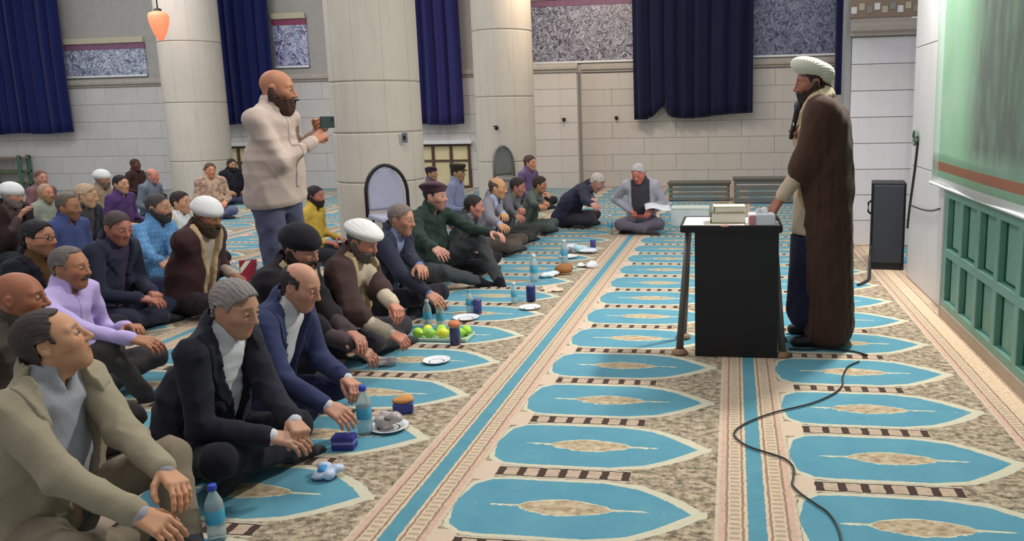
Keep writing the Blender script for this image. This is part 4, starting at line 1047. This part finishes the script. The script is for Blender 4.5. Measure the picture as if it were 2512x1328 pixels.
P_('q10', 'man with a short fair beard in a pale grey green shirt', (110, 452), 0, .94, lean=6, hy=-8, hp=6, top='shirt', shirt=(150, 154, 140), trousers=(70, 66, 62), skin=(196, 140, 108), hair=('receding', (176, 150, 128)), beard=('trim', (150, 120, 84)), group=G2)
P_('q11', 'brown haired man in maroon farthest back on the left', (98, 418), 0, 1.0, lean=4, hy=-20, hp=2, top='shirt', shirt=(128, 92, 96), skin=(196, 144, 122), hair=('short', (112, 72, 62)), group=G2)
P_('q12', 'fair haired man in a dark jacket in the middle of the left crowd', (212, 452), 0, 1.05, lean=10, hy=20, hp=12, jacket=(46, 46, 56), shirt=(70, 66, 70), skin=(206, 164, 128), hair=('full', (186, 158, 132)), group=G2)
P_('q13', 'man in a white turban in the middle of the left crowd', (250, 418), 0, 1.0, lean=6, hy=6, hp=8, top='shirt', shirt=(150, 130, 110), skin=(176, 122, 100), hair=('short', GR), beard=('trim', (110, 96, 88)), hat='skull', group=G2)
P_('q14', 'black haired youth in a dark purple shirt', (294, 430), 0, 1.0, lean=6, hy=-8, hp=4, top='shirt', shirt=(82, 56, 104), trousers=(40, 40, 50), skin=(204, 156, 124), hair=('full', (40, 30, 34)), group=G2)
P_('q15', 'dark skinned boy sitting tall in a dark shirt before the white wall', (330, 390), 0, .98, lean=2, hy=-6, hp=2, top='shirt', shirt=(64, 44, 40), skin=(104, 58, 46), hair=('short', (62, 38, 34)), group=G2)
P_('q16', 'pink faced balding man in a grey shirt left of the first column', (372, 414), 0, .96, lean=8, hy=6, hp=6, top='shirt', shirt=(116, 124, 140), trousers=(60, 60, 70), skin=(214, 140, 124), hair=('fringe', (130, 112, 100)), group=G2)
P_('q17', 'person in a beige floral shirt leaning against the first column', (514, 400), -48, 1.0, lean=-2, hy=10, hp=6, top='shirt', shirt=(206, 176, 150), trousers=(110, 112, 144), skin=(226, 158, 124), hair=('full', (96, 74, 62)), pattern=('floral', (150, 116, 104), 16), group=G2)
P_('q18', 'bearded youth in a black jacket and jeans seated by the doorway', (568, 390), -40, .95, lean=2, hy=10, hp=10, jacket=(34, 34, 44), shirt=(44, 42, 50), trousers=(64, 66, 86), skin=(190, 142, 106), hair=('full', (40, 32, 32)), beard=('trim', (44, 34, 32)), group=G2)
# the two men on their feet
P_('ph', 'bald bearded man in a pinkish beige shirt standing to film with a phone', (672, 181), -4, 1.065, stand=True, lean=3, hy=22, hp=10, top='shirt', shirt=(194, 174, 164), trousers=(88, 90, 114), skin=(184, 128, 98), hair=None, beard=('full', (74, 50, 42)), rootxy=tuple(at(712, 850, 0)[:2]), Rw=(792, 330, 4.82, 0), Lw=(795, 308, 4.92, 0), hands=('grip', 'grip'), group='men on their feet', fat=.018, wr=.6, lod=0, palmL=(.2, -.9, .3), palmR=(.2, .9, .3), elbL=(-.1, .6, -.8), elbR=(-.1, -.6, -.8))
P_('sp', 'cleric in a cream turban and long brown cloak speaking into a microphone at the desk', (1996, 146), 178, 1.045, stand=True, rootxy=tuple(at(2006, 836, 0)[:2]), lean=3, hy=4, hp=10, top='cloak', jacket=(70, 48, 40), shirt=(182, 164, 142), trousers=(34, 36, 56), skin=(150, 100, 82), hair=('short', BK), beard=('trim', (46, 38, 36)), hat='loaf', hatc=(200, 198, 184), Rw=(1950, 318, 5.06, 0), Lw=(1898, 512, 4.92, 0), hands=('relax', 'grip'), xc=.05, vw=.5, v0=-9, gown=True, group='men on their feet', lod=0, elbL=(-1, .15, -.15), elbR=(-.1, -.7, -.7), palmR=(.1, .95, .1), wr=.7)

# ---------------------------------------------------------------- furniture and equipment
def chair(px, pyfloor, rz, label, frame=(28, 27, 32), back=(170, 170, 190), arch=.40):
    p = at(px, pyfloor, 0); e = empty('chair', p, rz); mf = plain('chair_frame', frame, .35); mb = plain('chair_pad', back, .6, var=.06)
    pts = [(-.20, -.22, .44)] + [(-.20 - .03 * math.sin(math.pi * k / 16), -.22 * math.cos(math.pi * k / 16), .68 + .29 * math.sin(math.pi * k / 16)) for k in range(17)] + [(-.20, .22, .44)]
    link('back_frame', tube_me('back_frame', pts, .019, 10), mf, e)
    V = []; F = []; n = 16; m_ = 12
    for j in range(m_ + 1):
        z = .50 + .44 * j / m_
        w = .19 if z < .68 else .19 * math.sqrt(max(0, 1 - ((z - .68) / .265) ** 2))
        for i in range(n + 1):
            t = -1 + 2 * i / n; V.append((-.215 - .02 * (1 - t * t), t * w, z))
    for j in range(m_):
        for i in range(n): F.append((j * (n + 1) + i, j * (n + 1) + i + 1, (j + 1) * (n + 1) + i + 1, (j + 1) * (n + 1) + i))
    o = link('backrest', np_mesh('backrest', V, F), mb, e); sm = o.modifiers.new('t', 'SOLIDIFY'); sm.thickness = .02
    box('seat', (.02, 0, .45), (.22, .22, .028), mb, e, .02, 3)
    for sx in (-1, 1):
        for sy in (-1, 1): link('leg', tube_me('leg', [(sx * .17 + .01, sy * .17, .44), (sx * .21, sy * .21, .008)], .013, 8), mf, e)
    return tag(e, label, 'chair')
chair(975, 636, R(-48), 'black framed chair with an arched lavender grey backrest before the nearest column')
chair(1262, 508, R(-30), 'small grey chair with a rounded back before the third column', (120, 122, 124), (118, 120, 118))

MB = plain('desk_black', (26, 23, 28), .5, var=.1)
pf = at(1705, 876, 0); pg = at(1906, 876, 0); yf = (pf[1] + pg[1]) / 2
zt = .80; tl = at_y(1672, 566, yf - .03); tr = at_y(1916, 566, yf - .03)
dk = empty('speaker_desk', ((tl[0] + tr[0]) / 2, yf + .2, 0)); dw = (tr[0] - tl[0]) / 2
box('desk_top', (0, 0, zt - .012), (dw, .20, .012), plain('desk_top_white', (214, 208, 198), .45), dk, .003)
for sy in (-1, 1): box('edge_rail', (0, sy * .205, zt - .018), (dw + .006, .010, .022), MB, dk, .004)
for sx in (-1, 1): box('edge_rail', (sx * (dw + .003), 0, zt - .018), (.008, .20, .022), MB, dk, .004)
box('front_panel', ((pf[0] + pg[0]) / 2 - dk.location.x, -.2, .385), ((pg[0] - pf[0]) / 2, .014, .38), MB, dk, .003)
for sx in (-1, 1):
    for sy in (-1, 1):
        x0_ = sx * (dw - .03); x1_ = sx * (dw + .02)
        g = link('leg', tube_me('leg', [(x0_, sy * .17, zt - .03), (x1_, sy * .17, .03)], [.012, .024], 10), plain('leg_metal', (112, 104, 100), .4, metal=.3), dk)
        ft = link('foot', lathe_me('foot', [(0, 0), (.045, 0), (.05, .012), (.03, .035), (0, .04)], 16), plain('foot_brown', (150, 116, 92), .6), g, (x1_, sy * .17, .001))
tag(dk, 'small black edged desk with a black front panel before the speaking cleric', 'desk')
def on_desk(px, py): return at(px, py, zt)
def carton(name, p, h, c, label, cat='box', rz=0, lid=None):
    e = empty(name, p, rz); m = plain(name + '_card', c, .6, var=.08)
    box('body', (0, 0, h[2]), h, m, e, .004)
    if lid: box('lid', (0, 0, 2 * h[2] + .008), (h[0] + .004, h[1] + .004, .010), plain('lid', lid, .55), e, .003)
    return tag(e, label, cat)
p = on_desk(1786, 548); 
def book(p, h, c, label, rz=0):
    e = empty('book', p, rz); m = plain('book_cover', c, .5)
    box('pages', (.002, 0, h[2]), (h[0] - .004, h[1] - .004, h[2] - .003), plain('pages', (232, 226, 210), .8), e, .001)
    for z in (.0015, 2 * h[2] - .0015): box('cover', (0, 0, z), (h[0], h[1], .0015), m, e, 0)
    box('spine', (-h[0], 0, h[2]), (.0015, h[1], h[2]), m, e, 0); return tag(e, label, 'book')
book(p + v3(0, .06, .001), (.105, .07, .032), (140, 130, 72), 'thick olive covered book lying on the desk')
book(p + v3(.005, .06, .066), (.095, .065, .018), (214, 208, 184), 'cream book on top of the olive book on the desk', R(4))
tb = carton('tissue_box', on_desk(1868, 551) + v3(0, .02, 0), (.075, .055, .032), (224, 226, 232), 'white tissue box with a pink corner on the desk', 'box', R(6))
box('pink_corner', (-.06, -.05, .03), (.02, .008, .028), plain('pink_print', (214, 140, 148), .6), tb, .002)
V, Q = nets(build([ell((-.012, 0, .072), (.03, .008, .022), rotm(.4, .5, 0)), ell((.014, .004, .078), (.028, .007, .024), rotm(-.5, -.6, 0))], .004, .006)); link('tissue', np_mesh('tissue', V, Q), cloth((238, 238, 240), .9), tb)
carton('phone_case', on_desk(1778, 557), (.022, .012, .006), (210, 150, 130), 'small pink beige case lying at the front of the desk', 'case', R(12))
carton('white_carton', at(1692, 556, 0) + v3(0, .16, 0), (.24, .16, .11), (226, 232, 232), 'white cardboard carton on the carpet beyond the desk', 'box', 0, (214, 222, 214))
# loudspeaker
a_ = at(2144, 660, 0); b_ = at(2216, 668, 0); sp = empty('loudspeaker', ((a_[0] + b_[0]) / 2, (a_[1] + b_[1]) / 2 + .14, 0), R(-8))
box('cabinet', (0, .02, .40), (.145, .13, .40), plain('speaker_black', (34, 36, 42), .5, var=.1), sp, .012, 2)
box('grille', (0, -.118, .42), (.132, .012, .355), plain('speaker_grille', (50, 54, 62), .6, var=.1, bmp=.6, bscale=160), sp, .008, 2)
for x_ in (-.12, .12): box('rim', (x_ * 1.17, -.118, .41), (.006, .016, .385), M_BLACK, sp, .003)
link('handle', tube_me('handle', [(-.146, .0, .62), (-.17, .0, .60), (-.17, .0, .52), (-.146, .0, .50)], .010, 8), M_BLACK, sp)
tag(sp, 'tall black floor loudspeaker by the white side pier', 'loudspeaker')
# microphone in the hand of the speaker
m0 = at_y(1944, 322, 5.03); m1 = at_y(1957, 264, 5.06)
mic = empty('microphone', m0); d_ = Vector(m1 - m0); L_ = d_.length; q_ = d_.to_track_quat('Z', 'Y').to_euler()
link('handle', lathe_me('handle', [(0, -.05), (.011, -.05), (.014, 0), (.017, L_ - .02), (.019, L_ - .015), (0, L_ - .015)], 18), plain('mic_black', (24, 24, 26), .4), mic, (0, 0, 0), q_)
link('grille_head', lathe_me('grille_head', [(.016, L_ - .018), (.024, L_), (.025, L_ + .02), (.018, L_ + .036), (0, L_ + .042)], 18), plain('mic_grille', (70, 72, 74), .35, metal=.5, bmp=.5, bscale=400), mic, (0, 0, 0), q_)
link('switch', box_me('switch', (.003, .002, .01), .001), M_WHITE, mic, Vector((0, 0, 0)) + d_ * .3 + Vector((-.005, -.016, 0)))
tag(mic, 'black handheld microphone in the raised hand of the speaking cleric', 'microphone')
# phone of the man filming
hp_ = [PPL['ph']['wts'][i] for i in (0, 1)]; pc = at_y(803, 300, 4.87)
fn = empty('mobile_phone', pc, R(-4)); box('case', (0, 0, 0), (.005, .078, .038), plain('phone_case', (40, 56, 54), .3), fn, .004, 2)
box('screen', (-.0055, 0, 0), (.0006, .073, .034), plain('phone_screen', (30, 34, 40), .12), fn, 0); box('camera_bump', (.006, .055, .018), (.002, .012, .012), M_BLACK, fn, .001)
tag(fn, 'dark green mobile phone held up by the standing man', 'phone')
# cables
def cable(pts, label, r=.006, name='cable', n=10):
    P0 = np.array(pts[0], float); o = link(name, tube_me(name, [np.array(q) - P0 for q in spline(pts, n)], r, 7), plain('cable_rubber', (40, 42, 44), .5), None, P0)
    return tag(o, label, 'cable')
fl_ = lambda *pp: [at(x_, y_, .008) for x_, y_ in pp]
cable(fl_((2108, 887), (2080, 900), (2067, 925), (2066, 945), (2045, 966), (1990, 990), (1900, 1012), (1835, 1036), (1803, 1058), (1806, 1075), (1835, 1095), (1885, 1112), (1925, 1126), (1946, 1146), (1946, 1172), (1944, 1190), (1965, 1212), (2000, 1236), (2035, 1262), (2060, 1310), (2070, 1400)), 'dark microphone cable looping over the carpet in front of the desk', .0045)
cable(fl_((1935, 856), (1980, 858), (2030, 856), (2090, 862), (2128, 872)), 'short dark cable lying at the hem of the brown cloak', .006)
yb = at(2144, 660, 0)
cable([at(2105, 700, .008), at(2115, 696, .008), at(2126, 690, .008), at(2132, 682, .008), at_y(2134, 640, 7.30), at_y(2137, 604, 7.36)], 'thick black cable running from behind the cleric to the loudspeaker', .014)
XQ = XW + .03
def onwall(px, py, x):
    d = np.array([(px - CX) / FPX, (py - CY) / FPX, 1.0]); w = np.array([d @ AXX, d @ AXY, d @ AXZ]); return v3(0, 0, CAM_H) + w * (x / w[0])
cable([onwall(2252, 345, XQ), onwall(2246, 400, XQ), onwall(2238, 460, XQ), onwall(2230, 520, XQ), onwall(2226, 560, XQ)], 'grey cable hanging down the white end of the right wall', .010)
cable([onwall(2236, 505, XQ), onwall(2262, 514, XQ), onwall(2285, 517, XQ), onwall(2305, 512, XQ)], 'thin dark cable strung from the wall to the green panelling', .005)
kq = onwall(2250, 338, XQ); kb = empty('cable_knot', kq)
for t in range(3): link('loop', tube_me('loop', [(-.02 + .01 * t, .05 * math.cos(a) * (1 - .2 * t), .06 * math.sin(a) * (1 - .15 * t)) for a in np.linspace(0, 6.2, 18)], .009, 6), plain('cable_green', (88, 104, 92), .6), kb)
tag(kb, 'knot of coiled green grey cable hung high on the right wall', 'cable')
# ---------------------------------------------------------------- food and drink on the carpet
GB = 'water bottles on the carpet'
def mat_water():
    m, b = begin('bottle_plastic', .12, .5); setc(b, mixc(noise(10, 2, coords()), lin((196, 222, 228)), lin((226, 238, 240))))
    b.inputs['Transmission Weight'].default_value = .6; b.inputs['IOR'].default_value = 1.2; return m
M_WATER = mat_water(); M_CAPB = plain('cap_blue', (52, 74, 190), .4); M_LBL = plain('bottle_label', (80, 168, 204), .5, var=.25, scale=30)
BT = lathe_me('bottle_body', [(0, 0), (.027, 0), (.031, .006), (.031, .05), (.029, .056), (.031, .062), (.031, .13), (.028, .15), (.015, .178), (.0125, .184), (.0125, .196), (0, .196)], 20)
LB = lathe_me('bottle_label', [(.0316, .07), (.0322, .072), (.0322, .118), (.0316, .12)], 20)
CPm = lathe_me('cap', [(0, .190), (.0148, .190), (.0155, .194), (.0155, .208), (.014, .211), (0, .211)], 16)
def bottle(px, py, label, s=1.0, cap_m=M_CAPB, lie=None, z=0.0):
    e = empty('water_bottle', at(px, py, z), rng.uniform(0, 6), s)
    for nm, me_, m_ in (('bottle_body', BT, M_WATER), ('label', LB, M_LBL), ('cap', CPm, cap_m)):
        o = bpy.data.objects.new(nm, me_); COL.objects.link(o); o.parent = e
        if not me_.materials: me_.materials.append(m_)
        o.material_slots[0].link = 'OBJECT'; o.material_slots[0].material = m_
    return tag(e, label, 'bottle', GB)
M_CAPW = plain('cap_white', (220, 226, 232), .4)
bottle(534, 1325, 'water bottle with a blue cap nearest the camera beside the beige suit')
bottle(897, 1064, 'water bottle with a blue label beside the hand of the navy suited man', 1.12)
bottle(1050, 803, 'left bottle of the pair behind the green fruit', .95, M_CAPW)
bottle(1082, 808, 'right bottle of the pair behind the green fruit', .95, M_CAPW)
bottle(1153, 768, 'small bottle beside the violet can in front of the green uniform', .85, M_LBL)
bottle(1262, 745, 'bottle at the foot of the green uniformed man', .8, M_CAPW)
bottle(1311, 690, 'bottle under the hand of the bald man in grey', 1.15, M_CAPW)
bottle(1385, 645, 'bottle before the green field jacket', 1.1, M_CAPW)
bottle(1497, 573, 'bottle standing before the bowed white haired man', 1.1, M_CAPW)
bottle(1622, 562, 'bottle at the knee of the man reading in a light grey blazer', .95, M_CAPW)
bottle(577, 690, 'left bottle of the pair beside the red book', .9, M_CAPW); bottle(640, 690, 'right bottle of the pair beside the red book', .95, M_CAPW)
PL = lathe_me('plate', [(0, .004), (.055, .004), (.06, .006), (.085, .016), (.088, .016), (.086, .013), (.062, .001), (0, 0)], 32)
M_PLATE = plain('plate_white', (228, 230, 234), .3, var=.04)
def plate(px, py, label, s=1.0):
    e = empty('plate', at(px, py, .001), 0, s); link('dish', PL, M_PLATE, e); link('foot_ring', lathe_me('foot_ring', [(.045, -.0005), (.05, -.0005), (.05, .004), (.045, .004)], 24), M_PLATE, e)
    return tag(e, label, 'plate', 'white plates on the carpet')
plate(1071, 888, 'empty white plate lying on the blue medallion', .95)
plate(1143, 783, 'white plate behind the green fruit', 1.1); plate(1300, 757, 'white plate beside the blue can', .95)
plate(955, 1052, 'white plate under the crumpled plastic', 1.05)
plate(1395, 632, 'white plate among the napkins', 1.1)
def can(px, py, c, label, s=1.0, top=(170, 170, 178)):
    e = empty('drink_can', at(px, py, 0), 0, s)
    link('can_body', lathe_me('can_body', [(0, 0), (.026, 0), (.032, .008), (.032, .104), (.027, .114), (0, .112)], 24), plain('can_print', c, .3, metal=.2, var=.3, scale=30), e)
    link('can_lid', lathe_me('can_lid', [(0, .1125), (.024, .1125), (.0275, .116), (.028, .114)], 24), plain('can_lid', top, .3, metal=.6), e)
    link('pull_tab', box_me('pull_tab', (.009, .005, .001), .0005), plain('can_lid', top, .3, metal=.6), e, (.005, 0, .1145))
    return tag(e, label, 'can')
can(1172, 770, (76, 78, 132), 'violet drink can beside the small bottle'); can(1303, 740, (44, 54, 116), 'dark blue drink can at the foot of the green uniform', 1.15)
can(1117, 846, (70, 74, 116), 'tall violet can with an orange lid beside the green fruit', 1.05, (206, 120, 84)); 
q = at(1117, 846, 0); lid = empty('orange_bun', q + v3(0, 0, .125)); V, Q = nets(build([ell((0, 0, .012), (.042, .042, .018)), ell((0, 0, .024), (.03, .03, .012))], .006, .02)); link('crust', np_mesh('crust', V, Q), plain('bun', (206, 124, 84), .6, var=.2), lid)
V, Q = nets(build([ell((0, 0, -.002), (.036, .036, .006))], .005, .01)); link('base', np_mesh('base', V, Q), plain('bun_base', (222, 186, 140), .7), lid); tag(lid, 'orange brown bun resting on top of the tall violet can', 'bun')
can(1455, 612, (80, 80, 150), 'violet blue can among the white napkins', .95)
# pack of blue juice boxes in front of the navy suited man
e = empty('juice_carton', at(846, 1100, 0), R(8)); box('carton_body', (0, 0, .032), (.050, .032, .032), plain('juice_blue', (50, 52, 136), .4, var=.25, scale=24), e, .004)
box('band', (0, 0, .034), (.0505, .0325, .007), plain('juice_band', (120, 124, 196), .4), e, .001); link('straw', tube_me('straw', [(.02, 0, .062), (.022, 0, .08), (.035, 0, .088)], .0025, 6), M_WHITE, e); tag(e, 'low dark blue juice carton before the navy suited man', 'carton')
e = empty('bread_packet', at(990, 1012, 0), R(20)); box('wrapper', (0, 0, .028), (.050, .035, .028), plain('packet_blue', (62, 72, 150), .35, var=.2), e, .010, 2)
V, Q = nets(build([ell((0, 0, .066), (.055, .038, .018)), ell((.015, .01, .074), (.03, .026, .014))], .006, .02)); link('loaf', np_mesh('loaf', V, Q), plain('bread', (206, 146, 84), .7, var=.25), e); tag(e, 'orange loaf on a blue packet by the crumpled plastic', 'bread')
def crumple(name, px, py, r_, c, label, seed, cat='wrapper', h=.7, z=.0, c2=None):
    rs = np.random.RandomState(seed); ps = [ell((rs.uniform(-.6, .6) * r_, rs.uniform(-.5, .5) * r_, r_ * h * rs.uniform(.25, .6)), (r_ * rs.uniform(.35, .6), r_ * rs.uniform(.3, .5), r_ * h * rs.uniform(.25, .5)), rotm(rs.uniform(0, 3), rs.uniform(-.4, .4), 0)) for _ in range(9)]
    F = build(ps, max(.004, r_ / 16), .01); F.wrinkle(r_ * .05, 2.2 / r_, seed, 5); V, Q = nets(F); V[:, 2] = np.maximum(V[:, 2], .002)
    e = empty(name, at(px, py, z)); link('folds', np_mesh('folds', V, Q), plain(name + '_film', c, .35, var=.2, scale=40), e)
    if c2:
        ps = [ell((rs.uniform(-.5, .5) * r_, rs.uniform(-.4, .4) * r_, r_ * h * .55), (r_ * .4, r_ * .28, r_ * .22), rotm(rs.uniform(0, 3), .3, 0)) for _ in range(2)]
        V, Q = nets(build(ps, max(.004, r_ / 16), .01)); link('scraps', np_mesh('scraps', V, Q), plain(name + '_scrap', c2, .5, var=.2), e)
    return tag(e, label, cat)
crumple('plastic_wrapper', 955, 1045, .07, (176, 164, 160), 'crumpled clear plastic wrapper heaped on a white plate', 4, h=1.1, z=.012, c2=(110, 96, 90))
crumple('tissue_ball', 803, 1168, .075, (196, 210, 240), 'crumpled blue and white tissue on the carpet before the black suit', 5, 'tissue', c2=(60, 140, 196))
crumple('plastic_bag', 948, 896, .09, (176, 170, 172), 'limp pale plastic bag beside the stooping man in black', 6, 'bag', .6)
crumple('napkin_heap', 1425, 618, .20, (214, 222, 236), 'heap of white paper napkins beyond the bread', 7, 'napkins', .35, c2=(170, 208, 214))
crumple('napkin', 1350, 680, .10, (206, 216, 226), 'single crumpled napkin left of the round bread', 8, 'napkin', .5)
crumple('napkin', 1440, 655, .11, (216, 216, 220), 'single crumpled napkin right of the round bread', 9, 'napkin', .5)
crumple('food_wrap', 1352, 712, .12, (214, 192, 168), 'peach coloured sheet of food wrap beside the running carpet stripe', 12, 'wrapper', .25)
e = empty('round_bread', at(1383, 672, 0)); V, Q = nets(build([ell((0, 0, .045), (.085, .075, .05)), ell((.03, .02, .06), (.05, .05, .03))], .008, .02)); link('crust', np_mesh('crust', V, Q), plain('bread_brown', (150, 100, 56), .7, var=.3), e)
V, Q = nets(build([ell((0, 0, .012), (.075, .066, .012))], .008, .02)); link('base', np_mesh('base', V, Q), plain('bread_pale', (206, 176, 130), .7), e); tag(e, 'brown round bread on the carpet among the napkins', 'bread')
# green and yellow fruit on a tray
tr_ = empty('fruit_tray', at(1085, 830, 0)); box('tray_base', (0, 0, .006), (.20, .09, .005), plain('tray_clear', (190, 214, 190), .3), tr_, .004)
for sy in (-1, 1): box('tray_rim', (0, sy * .088, .014), (.20, .004, .010), plain('tray_clear', (190, 214, 190), .3), tr_, .002)
for sx in (-1, 1): box('tray_rim', (sx * .198, 0, .014), (.004, .088, .010), plain('tray_clear', (190, 214, 190), .3), tr_, .002)
tag(tr_, 'shallow clear tray under the green and yellow fruit', 'tray')
FV, FQ = nets(build([ell((0, 0, .034), (.036, .034, .034)), cap((-.04, 0, .034), (.04, 0, .034), .008, .008)], .005, .02)); LM = np_mesh('fruit_skin', FV, FQ)
STM = tube_me('stem', [(.045, 0, .034), (.052, .002, .037)], .003, 6)
fm = [plain('lime_green', (176, 220, 60), .4, var=.15), plain('lemon_yellow', (224, 224, 70), .4, var=.12), plain('pale_green', (150, 206, 90), .4, var=.15)]
fp = [(-.155, -.035), (-.115, .04), (-.072, -.04), (-.02, .045), (.02, -.035), (.065, .04), (.125, -.02), (.155, .045)]
fn_ = ['green', 'yellow', 'pale green', 'green', 'yellow', 'yellow', 'pale green', 'green']; ord_ = ['leftmost', 'second', 'third', 'fourth', 'fifth', 'sixth', 'seventh', 'rightmost']
fc = [0, 1, 2, 0, 1, 1, 2, 0]
for i, (x_, y_) in enumerate(fp):
    e = empty('citrus_fruit', at(1085, 830, 0) + v3(x_, y_, .012), rng.uniform(0, 6)); o = bpy.data.objects.new('fruit_skin', LM); COL.objects.link(o); o.parent = e
    if not LM.materials: LM.materials.append(fm[0])
    o.material_slots[0].link = 'OBJECT'; o.material_slots[0].material = fm[fc[i]]; link('stem', STM, plain('fruit_stem', (96, 110, 50), .7), e)
    tag(e, f'{fn_[i]} citrus fruit on the tray, {ord_[i]} from the left', 'fruit', 'citrus fruit on the tray')
# red book standing ajar by the turbaned man, sheet of the reader
e = empty('book', at(612, 690, 0), R(30)); box('cover', (0, -.012, .10), (.075, .002, .10), plain('book_red', (150, 44, 58), .5), e, .001, rot=(R(-8), 0, R(-10))); box('cover', (0, .012, .10), (.075, .002, .10), plain('book_red', (150, 44, 58), .5), e, .001, rot=(R(8), 0, R(10)))
box('pages', (.002, 0, .098), (.07, .006, .094), plain('pages', (232, 226, 210), .8), e, .001); tag(e, 'red covered book standing between the two bottles in the second row', 'book')
sh = PPL['p13']['wts']; c_ = (sh[0] + sh[1]) / 2
e = empty('paper_sheet', at_y(1612, 512, c_[1] - .12), R(10)); V = []; F = []
for j in range(7):
    for i in range(9): V.append((-.15 + .3 * i / 8, -.10 + .2 * j / 6, .02 * math.sin(i * .7) + .05 * j / 6))
for j in range(6):
    for i in range(8): F.append((j * 9 + i, j * 9 + i + 1, (j + 1) * 9 + i + 1, (j + 1) * 9 + i))
o = link('page', np_mesh('page', V, F), plain('paper', (228, 230, 236), .8, var=.04), e); o.modifiers.new('t', 'SOLIDIFY').thickness = .002
o = link('under_page', np_mesh('under_page', np.array(V) * [1.02, 1.0, 1.0] + [.01, .012, -.006], F), plain('paper', (228, 230, 236), .8, var=.04), e); o.modifiers.new('t', 'SOLIDIFY').thickness = .002
tag(e, 'open white sheets on the lap of the man in the light grey blazer', 'paper')
